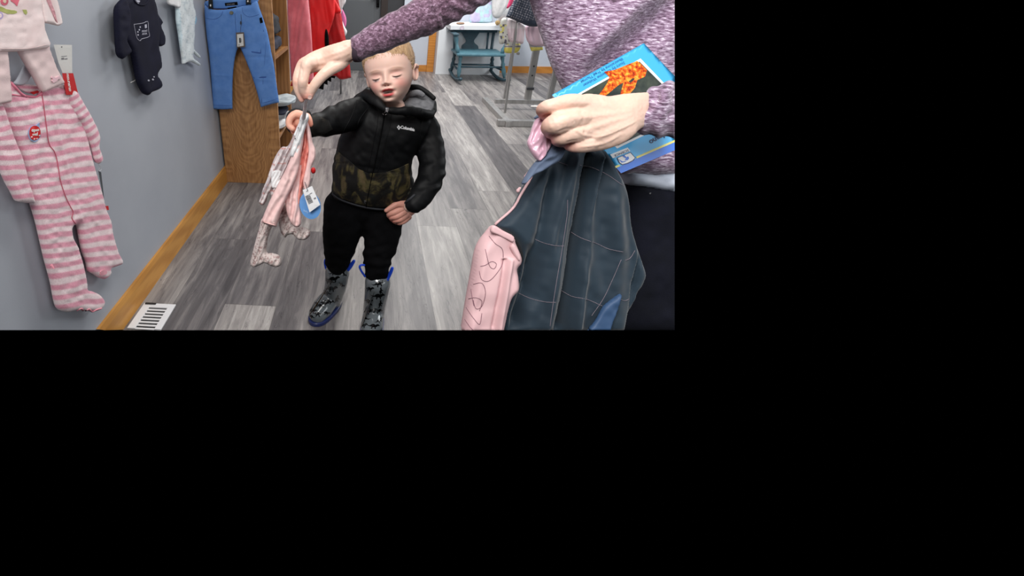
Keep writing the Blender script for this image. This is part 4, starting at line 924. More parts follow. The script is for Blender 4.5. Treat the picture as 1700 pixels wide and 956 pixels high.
card('disc', [tuple(q) for q in ell(515, 341, 17.5, 23, 40, -.25)], un_d(1.044), FV, .0006, mat('card_blue', (92, 146, 206), .5), bt)
word('lettering', 'baby', (503.5, 350.5), (4.4, 1.9), (1.5, -4.6), lambda x, y, l=0: Dp(x, y, 1.0425 - l), mat('pale_blue_ink', (176, 206, 234), .5), bt, .0002, .0002)
settle(bt)
rd = blob('red_clip', tuple(Dp(np.array(520.), np.array(283.), np.array(1.05))), (.006, .005, .008), M_redc, 'tiny red clip at the right edge of the pink outfit', 'clip', 3)
# ------------------------------------------------------------------ the boy
M_skin = mat('child_skin', (255, 255, 255), .5, vcol=True, sss=.12, spec=.35)
SKB = np.array(s2l((232, 194, 178)))
boy = None
hd_c = Dp(np.array(647.), np.array(119.), np.array(1.235))
vw = hd_c - CAM; vw /= np.linalg.norm(vw)
b_ = -vw; r_ = np.cross(b_, np.array([0, 0, 1.])); r_ = -r_ / np.linalg.norm(r_); u_ = np.cross(b_, r_)
if u_[2] < 0: u_ = -u_
if r_ @ RT < 0: r_ = -r_
def head_axes(yaw, pitch, roll):
    f = b_ * cos(pitch) * cos(yaw) - r_ * sin(yaw) * cos(pitch) - u_ * sin(pitch); f /= np.linalg.norm(f)
    up0 = u_ * cos(roll) - r_ * sin(roll); up = up0 - f * (up0 @ f); up /= np.linalg.norm(up); x = np.cross(f, up); x /= np.linalg.norm(x)
    if x @ r_ < 0: x = -x
    return x, f, up
HX, HF, HU = head_axes(radians(10), radians(-1), radians(11))
tab = np.array([  # z, half width, front, back
    (.0965, .002, -.012, .012), (.094, .020, .006, .034), (.088, .038, .030, .056), (.076, .053, .050, .076), (.058, .0635, .066, .091), (.038, .0685, .0735, .098),
    (.018, .0690, .0765, .099), (.000, .0665, .0745, .096), (-.018, .0635, .0740, .089), (-.034, .0590, .0755, .079), (-.050, .0520, .0765, .066), (-.064, .0435, .0750, .054),
    (-.074, .0345, .0720, .046), (-.083, .0265, .0640, .044), (-.0885, .0255, .0490, .046), (-.094, .0280, .0310, .048), (-.106, .0300, .0200, .051), (-.125, .0310, .0140, .052), (-.150, .032, .008, .050), (-.175, .030, .002, .046)])
NR, NA = 230, 220
zz = np.concatenate([np.linspace(.0965, .08, 26, endpoint=False), np.linspace(.08, -.1, 170, endpoint=False), np.linspace(-.1, -.150, NR - 196)])
cs = cr_open(tab[::-1], 8)[::-1]
zi = cs[:, 0][::-1]
def prof(k, z): return np.interp(z, zi, cs[:, k][::-1])
ang = np.linspace(0, 2 * pi, NA, endpoint=False)
Z_, A_ = np.meshgrid(zz, ang, indexing='ij')
# denser towards the face
A2 = A_ - .35 * np.sin(2 * (A_)) * 0
wd = prof(1, Z_); fr_ = prof(2, Z_); bk = prof(3, Z_)
sx_ = np.sin(A2); cy_ = np.cos(A2)
lx = wd * np.sign(sx_) * np.abs(sx_) ** .92
ly = np.where(cy_ > 0, fr_ * np.abs(cy_) ** (.80), -bk * np.abs(cy_) ** .95)
G2 = lambda x0, z0, sx, sz, am: am * np.exp(-((lx - x0) / sx) ** 2 - ((Z_ - z0) / sz) ** 2)
fm = np.clip(cy_ * 2.5, 0, 1)
dy = G2(0, -.0085, .0070, .012, .0045) + G2(0, -.020, .0072, .010, .0075) + G2(0, -.0305, .0082, .0070, .0125) + G2(.0092, -.0335, .0050, .0046, .0062) + G2(-.0092, -.0335, .0050, .0046, .0062)
dy += G2(.0042, -.0388, .0026, .0020, -.0035) + G2(-.0042, -.0388, .0026, .0020, -.0035)
for s in (-1, 1):
    dy += G2(s * .029, -.011, .0155, .0090, -.0080) + G2(s * .029, -.0150, .0115, .0064, .0072) + G2(s * .014, -.012, .005, .007, -.003)
    dy += G2(s * .028, .002, .019, .0055, .0030) + G2(s * .034, -.040, .020, .015, .0055) + G2(s * .029, -.0208, .012, .0016, -.0016)
dy += G2(0, -.0485, .0145, .0040, .0050) + G2(.005, -.0462, .0035, .0025, .0012) + G2(-.005, -.0462, .0035, .0025, .0012) + G2(0, -.0655, .0125, .0042, .0062)
dy += G2(0, -.0568, .0125, .0038, -.0110) + G2(0, -.0735, .012, .0030, -.0025) + G2(0, -.083, .014, .007, .0035) + G2(0, -.044, .0035, .003, -.0014)
dy += G2(.019, -.056, .004, .006, -.0025) + G2(-.019, -.056, .004, .006, -.0025)
dy += G2(0, .040, .035, .022, .0025)
ly2 = ly + dy * fm
HS = 1.0
def h2w(x, y, z): return hd_c + (HX * x[..., None] + HF * y[..., None] + HU * z[..., None]) * HS
HV = h2w(lx, ly2, Z_).reshape(-1, 3)
hx, hz_ = lx.ravel(), Z_.ravel(); fmr = fm.ravel(); HFc = []
for i in range(NR - 1):
    for j in range(NA):
        a = i * NA + j; b2 = i * NA + (j + 1) % NA; HFc.append((a, b2, b2 + NA, a + NA))
HFc.append(tuple(range(NA))); HFc.append(tuple((NR - 1) * NA + j for j in range(NA))[::-1])
c = np.tile(SKB, (len(hx), 1))
def mix(mask, col, am): 
    k = (mask * am * fmr)[:, None]; c[:] = c * (1 - k) + np.array(s2l(col)) * k
g = lambda x0, z0, sx, sz, p=2: np.exp(-(np.abs((hx - x0) / sx)) ** p - (np.abs((hz_ - z0) / sz)) ** p)
for s in (-1, 1):
    mix(g(s * .038, -.038, .018, .014), (220, 130, 122), .55)
    mix(g(s * .029, -.0095, .016, .007), (206, 150, 144), .55)
    # eyebrow, lashes, slit of the lowered eye
    mix(np.exp(-(np.abs((hx - s * .030) / .0165)) ** 4 - (np.abs((hz_ - .0050 + 9 * (hx - s * .026) ** 2) / .0024)) ** 2), (166, 122, 96), .65)
    zc = -.0195 + 22 * (hx - s * .029) ** 2
    mix(np.exp(-(np.abs((hz_ - zc) / .0021)) ** 4 - (np.abs((hx - s * .029) / .0125)) ** 6), (46, 32, 28), .95)
    mix(np.exp(-(np.abs((hz_ - zc + .0036) / .0022)) ** 4 - (np.abs((hx - s * .029) / .0092)) ** 6), (150, 140, 142), .9 if s < 0 else .35)
    mix(np.exp(-(np.abs((hz_ - zc + .0034) / .0022)) ** 4 - (np.abs((hx - s * .029 + .001) / .0036)) ** 4), (62, 52, 52), .9 if s < 0 else .5)
    mix(g(s * .029, -.0262, .013, .003), (190, 128, 118), .45)
mix(g(0, -.0315, .008, .006), (228, 166, 152), .35)
for s in (-1, 1): mix(g(s * .0042, -.0395, .0028, .0016, 4), (110, 50, 44), .9)
up_l = np.exp(-(np.abs(hx / .0175)) ** 6) * np.exp(-(np.abs((hz_ + .0500 + 14 * hx ** 2 - .8 * np.exp(-(hx / .0022) ** 2) * -.0006) / .0036)) ** 4)
lo_l = np.exp(-(np.abs(hx / .0165)) ** 6) * np.exp(-(np.abs((hz_ + .0655 - 16 * hx ** 2) / .0042)) ** 4)
mix(up_l, (176, 44, 54), .95); mix(lo_l, (198, 58, 66), .95)
inn = np.exp(-(np.abs(hx / .0150)) ** 6) * np.exp(-(np.abs((hz_ + .0572) / .0040)) ** 4); mix(inn, (60, 18, 20), 1.0)
tee = np.exp(-(np.abs(hx / .0095)) ** 6) * np.exp(-(np.abs((hz_ + .0556) / .0014)) ** 4); mix(tee, (214, 206, 190), .8)
HC = c
# ears
EV = []; EF = []; EC = []
for s in (-1, 1):
    n1, n2 = 26, 30; base = len(EV)
    for i in range(n1):
        t = i / (n1 - 1); 
        for j in range(n2):
            a = 2 * pi * j / n2
            # ear outline in its own plane (e along back-up, z up)
            rr = 1 + .10 * cos(a - .9); oy = .0150 * cos(a) * rr; oz = .0245 * sin(a) * (1 + .06 * sin(a)) 
            th = sin(pi * min(t, .9999)); 
            rad = sin(pi * t * .5) if t < .5 else sin(pi * (1 - t) * .5)
            rad = {True: sin(pi * t), False: sin(pi * t)}[True]; side = 1 if t < .5 else -1
            # t 0..0.5 front disc (concave), 0.5..1 back disc
            q = (t / .5) if t < .5 else (1 - t) / .5
            q = min(1, max(0, q)); rim = np.exp(-((q - .82) / .16) ** 2); bowl = -np.exp(-(q / .45) ** 2)
            tk = (.0030 * rim + .0050 * bowl + .0014) if t < .5 else -.0042 * sqrt(max(0, 1 - q * q)) - .0012
            px_ = .0700 + .004 + (tk) + .011 * (1 - (oy * q + .012) / .026) * .0
            y_ = -.002 - oy * q * 1.0; z_ = -.014 + oz * q
            flare = .55 * max(0, (-y_ - .0)) 
            P = hd_c + (HX * s * (px_ - .0045 + flare + (.002 if z_ > 0 else -.004)) + HF * (y_ - .012) + HU * z_) * HS
            EV.append(P); k = .6 * np.exp(-(q / .5) ** 2) if t < .5 else .1
            EC.append(SKB * (1 - k) + np.array(s2l((206, 96, 84))) * k)
    for i in range(n1 - 1):
        for j in range(n2):
            a = base + i * n2 + j; b2 = base + i * n2 + (j + 1) % n2; EF.append((a, b2, b2 + n2, a + n2))
# limbs and trunk under the clothes
parts = [ltube([(650, 205, 1.30, 16), (640, 235, 1.29, 30), (625, 290, 1.28, 36), (608, 322, 1.28, 28)], 18, .55, 4, mode='y'),
         ltube([(615, 192, 1.27, 14), (562, 203, 1.17, 13), (515, 206, 1.09, 10), (506, 204, 1.06, 8)], 12, 1, 4, mode='y'),
         ltube([(690, 190, 1.29, 14), (712, 240, 1.28, 13), (712, 290, 1.22, 12), (690, 332, 1.15, 10), (678, 344, 1.12, 9)], 12, 1, 4, mode='y'),
         ltube([(582, 340, 1.27, 24), (568, 390, 1.28, 18), (561, 440, 1.31, 13), (556, 490, 1.36, 10)], 12, 1, 4, mode='y'),
         ltube([(628, 340, 1.27, 24), (630, 390, 1.26, 18), (625, 450, 1.26, 13), (620, 520, 1.28, 10)], 12, 1, 4, mode='y'),
         ltube([(655, 185, 1.26, 16), (652, 205, 1.28, 18)], 14, 1, 4, mode='y')]
BV, BF, BN = fuse(parts, .006, 3)
# hands
H1 = 1.075
rh = [ltube([(512, 206, 1.15, 9), (502, 202, H1 + .02, 11), (494, 199, H1, 12)], 16, .8, 4), ltube([(500, 202, H1 + .008, 11), (491, 205, H1 + .006, 9)], 16, .8, 4),
      ltube([(499, 192, H1 - .012, 6), (489, 190, H1 - .02, 6.5), (481, 198, H1 - .022, 6), (480, 208, H1 - .022, 5.4), (486, 214, H1 - .024, 4.6)], 12, 1, 4),
      ltube([(502, 191, H1 - .004, 6), (492, 188, H1 - .012, 6), (486, 194, H1 - .006, 5), (483, 206, H1 - .006, 5), (487, 219, H1 - .010, 4.4)], 12, 1, 4),
      ltube([(502, 198, H1 + .006, 6), (492, 202, H1 + .004, 6), (486, 212, H1 + .004, 5), (490, 222, H1 + .0, 4.2)], 12, 1, 4),
      ltube([(504, 202, H1 + .014, 6), (495, 208, H1 + .014, 5), (491, 216, H1 + .014, 4.6), (496, 224, H1 + .012, 3.8)], 12, 1, 4),
      ltube([(504, 194, H1, 6.6), (510, 193, H1 - .018, 5.6), (514, 200, H1 - .028, 5), (516, 207, H1 - .03, 4.0)], 12, 1, 4)]
L1 = 1.36
lh = [ltube([(690, 336, L1 + .02, 12), (678, 344, L1 + .006, 14.5), (666, 352, L1, 15), (658, 354, L1, 12)], 18, .7, 4),
      ltube([(672, 340, L1 - .014, 7.5), (660, 339, L1 - .024, 5.8), (650, 344, L1 - .026, 4.8), (641, 349.5, L1 - .024, 3.6)], 12, 1, 4),
      ltube([(668, 346, L1 - .016, 6), (655, 352, L1 - .022, 5.6), (646, 356, L1 - .014, 4.8), (649, 361, L1 + .004, 4)], 12, 1, 4),
      ltube([(671, 352, L1 - .016, 6), (659, 359, L1 - .020, 5.4), (650, 361, L1 - .012, 4.8), (653, 366, L1 + .006, 4)], 12, 1, 4),
      ltube([(675, 357, L1 - .012, 5.6), (664, 364.5, L1 - .016, 5), (655, 366, L1 - .008, 4.4), (658, 369, L1 + .006, 4)], 12, 1, 4),
      ltube([(679, 360, L1 - .006, 5), (670, 368, L1 - .010, 4.2), (662, 370, L1 - .004, 3.8), (664, 371, L1 + .006, 3.4)], 12, 1, 4)]
R1V, R1F, _n = fuse(rh, .0012, 2); L1V, L1F, _n = fuse(lh, .0012, 2)
def red_tips(V, base, cen, rad, col_, am=.55):
    d = np.linalg.norm(V - np.array(cen), axis=1); k = (np.exp(-(d / rad) ** 2) * am)[:, None]
    return base * (1 - k) + np.array(s2l(col_)) * k
cR = np.tile(np.array(s2l((224, 168, 146))), (len(R1V), 1)); cR = red_tips(R1V, cR, Dp(np.array(488.), np.array(218.), np.array(H1)), .014, (214, 92, 72))
cR = red_tips(R1V, cR, Dp(np.array(516.), np.array(206.), np.array(H1 - .03)), .010, (220, 104, 80))
cL = np.tile(np.array(s2l((206, 148, 132))), (len(L1V), 1)); cL = red_tips(L1V, cL, Dp(np.array(652.), np.array(362.), np.array(L1)), .022, (196, 98, 88))
mb = MB(); cc = []
for V, Fc, c_ in ((HV, HFc, HC), (EV, EF, np.array(EC)), (BV, BF, np.tile(SKB, (len(BV), 1))), (R1V, R1F, cR), (L1V, L1F, cL)):
    mb.add(V, Fc); cc.append(c_)
boy = mesh('person', mb.V, mb.F, M_skin, None, True, np.concatenate(cc))
tag(boy, 'young blond boy in black jacket, black trousers and printed boots gripping the pink outfit', 'person')

# hair: a short cap following the skull, with fine strand relief
hm = (lx.ravel(), ly.ravel(), Z_.ravel())
yy_ = hm[1]; zz_ = hm[2]; xx_ = hm[0]
# hairline height as a function of how far forward the point is
def hairline(x, y):
    return hairline2(x, y)
def hairline2(x, y):
    # forehead line, temples that run back, a shaved side above the ear, the nape
    front = .0395 - .45 * np.clip(np.abs(x) - .040, 0, 1) + .003 * np.cos(x / .008)
    z = np.where(y > .045, front, .030 - .95 * (.045 - y))
    z = np.where(y < .014, -.006 + 0 * y, z)
    return np.where(y < -.014, .0055 - 1.6 * np.clip(-.014 - y, 0, .032), z)
def hairline_old(x, y):
    fz = .056 + .010 * np.cos(x / .02) - .10 * np.clip(np.abs(x) - .042, 0, 1)      # fringe line on the forehead
    sz = .022 - .10 * np.clip(.035 - y, 0, .05) * 1.0                                            # side line
    t = np.clip((y - .030) / .030, 0, 1); z = sz * (1 - t) + fz * t
    z = np.where(y < .018, .016 - (np.clip(.018 - y, 0, .012)) * 3.2, z)
    return np.where(y < -.010, -.040 - .2 * np.clip(-.01 - y, 0, .08), z)
hl = hairline(xx_, yy_); edge = zz_ - hl + .003 * vn(xx_ * 1000, zz_ * 1000, 2.5, 111)
keep = edge > 0
nr = (Vector((0, 0, 0)))
cen = np.stack([np.zeros_like(xx_), np.full_like(xx_, -.012), np.full_like(xx_, .005)], -1)
dirn = np.stack([xx_, yy_, zz_], -1) - cen; dirn /= np.linalg.norm(dirn, axis=1)[:, None]
th = np.clip(edge / .030, 0, 1) ** .8 * .0040 + np.clip((zz_ - .05) / .04, 0, 1) * .005
an = np.arctan2(xx_, yy_)
th = th * (1 + .22 * vn(an * 60, zz_ * 260 + an * 6, 1.6, 112) + .25 * vn(an * 18, zz_ * 90, 2, 113)) + .0005
q = np.stack([xx_, yy_, zz_], -1) + dirn * th[:, None]; qi = np.stack([xx_, yy_, zz_], -1) - dirn * .002
QO = h2w(q[:, 0], q[:, 1], q[:, 2]); QI = h2w(qi[:, 0], qi[:, 1], qi[:, 2])
Fk = [f for f in HFc[:-2] if all(keep[i] for i in f)]; Fk.append(HFc[-2])
used = sorted({i for f in Fk for i in f}); mp_ = {i: k for k, i in enumerate(used)}; n = len(used)
Vh = np.concatenate([QO[used], QI[used]]); F2 = [tuple(mp_[i] for i in f) for f in Fk]; ed = {}
for f in F2:
    for i in range(len(f)): a, b2 = f[i], f[(i + 1) % len(f)]; ed.setdefault((min(a, b2), max(a, b2)), []).append((a, b2))
Fa = F2 + [tuple(i + n for i in f[::-1]) for f in F2] + [(e[0][1], e[0][0], e[0][0] + n, e[0][1] + n) for e in ed.values() if len(e) == 1]
M_hair = mat('short_blond_hair', (176, 140, 104), .6, rgb2=(206, 172, 132), noise_scale=90, stretch=(1, 1, .25), bump=.5, bump_scale=420, ramp=(.3, .7))
hair = mesh('hair', Vh, Fa, M_hair, boy)
# loose short strands so that the crop has a soft edge
sv = MB(); idx_ = [i for i in used if edge[i] > .001]; RNG2 = np.random.default_rng(5)
for i in RNG2.choice(idx_, 2600):
    P = QO[i] - 0.0; d_ = dirn[i] @ np.stack([HX, HF, HU]); fwd = HF * .75 + HX * .35 - HU * .35
    t_ = fwd - d_ * (fwd @ d_); t_ /= np.linalg.norm(t_) + 1e-9
    L_ = .006 + .007 * RNG2.random() * (1 if zz_[i] > .03 else .5); sd_ = np.cross(d_, t_) * .00035
    a = P - d_ * .001; b2 = P + t_ * L_ * .6 + d_ * .0012 + sd_ * RNG2.normal() * 4; e2 = P + t_ * L_ + d_ * .0004 + sd_ * RNG2.normal() * 6
    sv.add([a - sd_, a + sd_, b2 + sd_, b2 - sd_, e2], [(0, 1, 2, 3), (3, 2, 4)])
so = sv.build('hair_strands', M_hair, boy, True); so['kind'] = 'stuff'

# jacket: trunk, two sleeves, stand-up collar fused into one shell
M_jk = mat('black_nylon', (6, 7, 9), .6, rgb2=(11, 12, 14), noise_scale=10, bump=.12, bump_scale=60, spec=.22)
tor = [(604, 152), (590, 160), (578, 176), (570, 196), (567, 215), (561, 240), (553, 265), (551, 295), (551, 321), (563, 331), (590, 340), (622, 347), (648, 347), (672, 338), (688, 322), (687, 300), (683, 276), (690, 252), (706, 228), (714, 200), (706, 182), (692, 174), (660, 172), (632, 163)]
un_b = lambda x, y: Yp(x, y, 1.255 + 0 * np.asarray(x))
tv = Sheet(tor, un_b, (0, -1, 0), .095, .085, 'round', 10, None, 3.0).data()
jp = [(tv[0], tv[1]),
      ltube([(612, 184, 1.25, 22), (588, 188, 1.21, 25), (560, 199, 1.16, 25), (535, 206, 1.12, 21), (518, 208, 1.085, 19), (508, 207, 1.075, 18.5)], 20, .9, 5, mode='y'),
      ltube([(698, 192, 1.27, 17), (709, 214, 1.27, 21), (714, 245, 1.25, 23.5), (717, 278, 1.20, 22.5), (710, 308, 1.15, 21.5), (694, 330, 1.11, 18), (686, 340, 1.095, 15)], 20, .9, 5, mode='y'),
      ltube([(608, 156, 1.24, 9), (616, 162, 1.19, 9), (627, 171, 1.165, 8), (639, 181, 1.155, 7)], 14, .9, 4, mode='y'),
      ltube([(642, 182, 1.155, 6), (654, 183, 1.16, 7), (672, 184, 1.17, 8), (695, 187, 1.19, 9), (710, 190, 1.23, 9), (716, 186, 1.27, 7)], 14, .9, 4, mode='y'),
      ltube([(606, 158, 1.25, 8), (616, 150, 1.30, 8), (640, 146, 1.36, 8), (670, 148, 1.38, 9), (700, 158, 1.36, 8), (716, 172, 1.31, 8), (717, 184, 1.27, 7)], 14, .9, 4, mode='y')]
JV, JF, JN = fuse(jp, .0036, 6)
jx, jy, jd = proj(JV)
wrk = .0022 * vn(jx + .4 * jy, jy, 16, 121) + .0016 * vn(jx, jy - .3 * jx, 8, 122)
wrk += .0030 * np.sin((jy + .35 * jx) / 3.6 + 2 * vn(jx, jy, 18, 124)) * np.clip((jx - 690) / 10, 0, 1) * np.clip((jy - 240) / 30, 0, 1) * .6
wrk += .0028 * np.sin((jx - .5 * jy) / 4.2) * np.clip((575 - jx) / 20, 0, 1) * (jy < 235) * .5
wrk -= .0035 * np.exp(-((jy - (268 + .18 * (jx - 553))) / 3.0) ** 2) * (jx < 690) * (jx > 545) * .5
JV = JV + JN * wrk[:, None]
def drop(V, Fc, bad):
    k = ~bad; m_ = -np.ones(len(V), int); m_[k] = np.arange(k.sum()); return V[k], [tuple(m_[i] for i in f) for f in Fc if all(k[i] for i in f)]
jk = mesh('jacket', JV, JF, M_jk, boy)
sfk = surf_of([jk])
# camouflage lower panel, laid over the shell
M_camo = bpy.data.materials.new('dark_camouflage'); M_camo.use_nodes = True; nt = M_camo.node_tree; bs = nt.nodes['Principled BSDF']
tc = nt.nodes.new('ShaderNodeTexCoord'); n1_ = nt.nodes.new('ShaderNodeTexNoise'); n1_.inputs['Scale'].default_value = 17; n1_.inputs['Detail'].default_value = 5; n1_.inputs['Distortion'].default_value = 1.2
mp1 = nt.nodes.new('ShaderNodeMapping'); mp1.inputs['Scale'].default_value = (1.3, 1, .8); mp1.inputs['Rotation'].default_value = (0, .5, 0)
nt.links.new(tc.outputs['Object'], mp1.inputs[0]); nt.links.new(mp1.outputs[0], n1_.inputs[0]); r1_ = nt.nodes.new('ShaderNodeValToRGB')
e_ = r1_.color_ramp.elements; e_[0].position = .47; e_[0].color = s2l((12, 12, 10)) + (1,); e_[1].position = .68; e_[1].color = s2l((98, 84, 58)) + (1,)
k_ = e_.new(.53); k_.color = s2l((44, 38, 24)) + (1,); k_ = e_.new(.58); k_.color = s2l((78, 72, 40)) + (1,)
nt.links.new(n1_.outputs[0], r1_.inputs[0]); nt.links.new(r1_.outputs[0], bs.inputs['Base Color']); bs.inputs['Roughness'].default_value = .7
mark('camouflage_panel', [[(560, 250), (575, 262), (595, 280), (612, 288), (640, 286), (662, 279), (678, 271), (679, 285), (680, 300), (683, 318), (670, 334), (648, 343), (622, 343), (592, 337), (566, 328), (554, 319), (554, 296), (556, 268)]], sfk, M_camo, jk, .0012, .001, 3.5)
mark('camouflage_cuff', [[(512, 196), (524, 192), (545, 200), (552, 214), (538, 222), (520, 224), (512, 216)]], sfk, M_camo, jk, .0010, .001, 3.0)
strand('hem_band', [(553, 322), (566, 331), (592, 340), (622, 346), (648, 346), (672, 337), (688, 324)], sfk, .004, mat('hem_elastic', (34, 36, 42), .7), jk, 5, .001)
strand('zip', [(639, 186), (636, 205), (631, 230), (625, 260), (618, 290), (612, 320), (608, 343)], sfk, .0022, M_black, jk, 6, .0006)
strand('zip_flap', [(650, 190), (647, 208), (641, 232), (634, 262), (626, 290), (620, 318)], sfk, .0016, M_jk, jk, 6, .0006)
strand('zip_flap', [(628, 190), (626, 210), (621, 232), (615, 262), (608, 290)], sfk, .0012, M_jk, jk, 6, .0006)
for pts_ in ([(612, 178), (596, 200), (590, 226)], [(568, 222), (585, 190), (592, 166)], [(700, 182), (698, 215), (693, 250)]):
    strand('seam', pts_, sfk, .0012, M_jk, jk, 6, .0004)
M_zip = mat('zip_silver', (190, 190, 192), .25, .9)
def off(f, l0): return lambda x, y, l=0: f(x, y, l + l0)
strand('zip_pull', [(641, 181), (639, 186), (636, 189), (635.5, 191), (639, 192), (642, 191), (643, 188), (644, 183), (641, 181)], off(sfk, .004), .0009, M_zip, jk, 3)
mark('zip_slider', [[(640, 179), (645, 180.5), (643.5, 185), (640, 184)]], sfk, M_zip, jk, .003, .002)
mark('hem_clip', [[(605, 332), (608, 333), (607, 337), (604.5, 336)]], sfk, M_zip, jk, .002, .002)
mk = mat('embroidery_white', (226, 226, 228), .6)
word('chest_lettering', 'Columbia', (664.6, 213.2), (5.9, 1.15), (1.2, -7.0), sfk, mk, jk, .001, .0006, .028)
mark('chest_emblem', [[(661.6, 207.6), (663.1, 209.6), (661.8, 211.3), (660.1, 209.4)], [(659.6, 209.8), (661.2, 211.7), (660.2, 213.0), (658.8, 211.4)], [(663.5, 210.0), (665, 211.8), (663.8, 213.6), (662.4, 211.7)], [(661.8, 212.1), (663.3, 213.9), (662.1, 215.6), (660.5, 213.8)]], sfk, mk, jk, .0006, .001)
# cuffs
M_cf = mat('cuff_black', (10, 10, 12), .8)
Sheet([(516, 187), (504, 181), (491, 179), (480, 184), (474.5, 195), (474.5, 209), (480, 219), (492, 225), (508, 226), (518, 220)], lambda x, y: Dp(x, y, 1.118), FV, .016, .02, 'flat', 7, None, 2.0).build('cuff', M_cf, jk)
# hood folded down behind the neck
M_lin = mat('grey_fleece', (96, 97, 101), .95, rgb2=(120, 121, 125), noise_scale=60, bump=.3, bump_scale=400)
hdn = Sheet([(656, 186), (668, 172), (676, 164), (672, 156), (678, 147), (690, 148), (704, 153), (714, 160), (721, 164), (720, 178), (714, 187), (702, 185), (688, 183), (670, 184)], lambda x, y: Yp(x, y, 1.225 + .0022 * np.clip(190 - np.asarray(y), 0, 60)), (0, -1, .3), .018, .03, 'flat', 10, lambda x, y: .003 * vn(x, y, 9, 131), 1.8).build('hood_lining', M_lin, jk)
for pts_, mm in (([(676, 163, 1.29, 4), (684, 156, 1.27, 5), (694, 154, 1.26, 5), (702, 158, 1.25, 4)], M_lin), ([(679, 158, 1.30, 3), (686, 151, 1.29, 4), (697, 151, 1.28, 3.5)], M_lin), ([(674, 150, 1.31, 4), (680, 145, 1.29, 4.6), (694, 145, 1.28, 4.6), (708, 153, 1.27, 4.4), (720, 163, 1.25, 4)], M_jk)):
    V, Fc = ltube(pts_, 14, .9, 5, mode='y'); mesh('hood_fold' if mm is M_lin else 'hood_edge', V, Fc, mm, jk)

V, Fc = ltube([(618, 160, 1.33, 9), (640, 172, 1.34, 12), (668, 172, 1.34, 13), (690, 166, 1.33, 12)], 16, .6, 4, mode='y'); mesh('hood_back', V, Fc, M_lin, jk)
# trousers
M_tr = mat('black_sweatpants', (9, 9, 11), .95, rgb2=(14, 14, 16), noise_scale=30, spec=.1)
tp_ = [ltube([(585, 335, 1.27, 30), (604, 340, 1.27, 32), (624, 335, 1.27, 30)], 20, .9, 4, mode='y'),
       ltube([(578, 318, 1.27, 26), (573, 345, 1.27, 36), (570, 375, 1.27, 34), (563, 410, 1.29, 26.5), (561, 432, 1.31, 22), (560, 452, 1.325, 16)], 24, .9, 5, mode='y'),
       ltube([(625, 318, 1.27, 28), (632, 345, 1.27, 37), (635, 378, 1.26, 32), (630, 412, 1.25, 26.5), (626, 438, 1.255, 23), (624, 466, 1.26, 17)], 24, .9, 5, mode='y')]
TV, TF, TN = fuse(tp_, .005, 4); tx, ty, td = proj(TV)
TV = TV + TN * (.003 * vn(tx, ty, 10, 141) + .004 * np.sin(ty / 3.0 + 1.5 * vn(tx, ty, 12, 142)) * np.clip((ty - 395) / 25, 0, 1) * .6)[:, None]
mesh('trousers', TV, TF, M_tr, boy)

# rain boots, cut where the picture ends (the near toe runs out of it)
M_bt = mat('grey_rubber_print', (100, 106, 110), .12, spec=.6, coat=.5)
M_sole = mat('navy_rubber', (30, 42, 92), .3); M_loop = mat('blue_loop', (28, 76, 220), .5); M_dino = mat('black_rubber_print', (10, 11, 13), .15, coat=.4)
def boot(shaft, footp, nm):
    ps = [ltube(shaft, 26, .95, 5, mode='y')]
    A, B = footp   # heel and toe on the floor, world
    A = np.array(A); B = np.array(B); P = []
    for t, z, r in ((0, .042, .034), (.25, .046, .037), (.5, .044, .040), (.75, .037, .041), (1.0, .031, .034)): q_ = A + (B - A) * t; P.append(((q_[0], q_[1], z), r))
    v_, f_ = tube_w([p for p, _ in P], [r for _, r in P], 24, 1, True, view=(0, 0, -1)); ps.append((v_, f_))
    V, Fc, N_ = fuse(ps, .003, 6); V = V.copy(); V[:, 2] = np.maximum(V[:, 2], .006); return V, Fc
def dino(cx, cy, s, rot, flip=1):
    sh = [(-1.3, -.1), (-.9, .05), (-.6, .0), (-.3, -.3), (.1, -.42), (.45, -.25), (.65, -.45), (.95, -.55), (1.25, -.35), (1.2, -.2), (.95, -.18), (.75, .05), (.6, .15), (.62, .5), (.45, .55), (.4, .2), (.0, .25), (-.05, .6), (-.25, .6), (-.2, .2), (-.5, .18), (-.9, .2)]
    return [(cx + s * (a * flip * cos(rot) - b * sin(rot)), cy + s * (a * flip * sin(rot) + b * cos(rot))) for a, b in sh]
def dress_boot(V, Fc, nm, dn, loops, soleA, cut=False):
    bo = mesh('boot', V, Fc, M_bt, boy)
    sf = surf_of([bo]); mark('boot_print', [dino(q_[0], q_[1], q_[2] * 1.3, *q_[3:]) for q_ in dn], sf, M_dino, bo, .0005, .0006, 2.4)
    for lp in loops:
        W = Yp(np.array([p[0] for p in lp], float), np.array([p[1] for p in lp], float), np.array([p[2] for p in lp], float)); W = cr_open(W, 5)
        v_, f_ = tube_w(W, [.0036] * len(W), 10, .6, True); mesh('pull_loop', v_, f_, M_loop, bo)
    A, B = (np.array(q_) for q_ in soleA); d_ = (B - A); ln = np.linalg.norm(d_); d_ /= ln; s_ = np.array([-d_[1], d_[0], 0]); pts_ = []
    for i in range(40):
        a = 2 * pi * i / 40; u2 = cos(a); w2 = sin(a); wdt = .043 * (1 + .08 * u2)
        pts_.append(A + d_ * (ln / 2 + (ln / 2 + .038) * np.sign(u2) * abs(u2) ** .75) + s_ * wdt * w2)
    so_ = prism('sole', [(p[0], p[1], .0008) for p in pts_], (0, 0, .017), M_sole, bo)
    b4 = so_.modifiers.new('bevel', 'BEVEL'); b4.width = .004; b4.segments = 3
    if cut:
        for o_ in [bo, so_]: end_at_picture(o_)
    return bo
hl_, te_ = (-.105, 1.375, 0), (-.166, 1.268, 0)
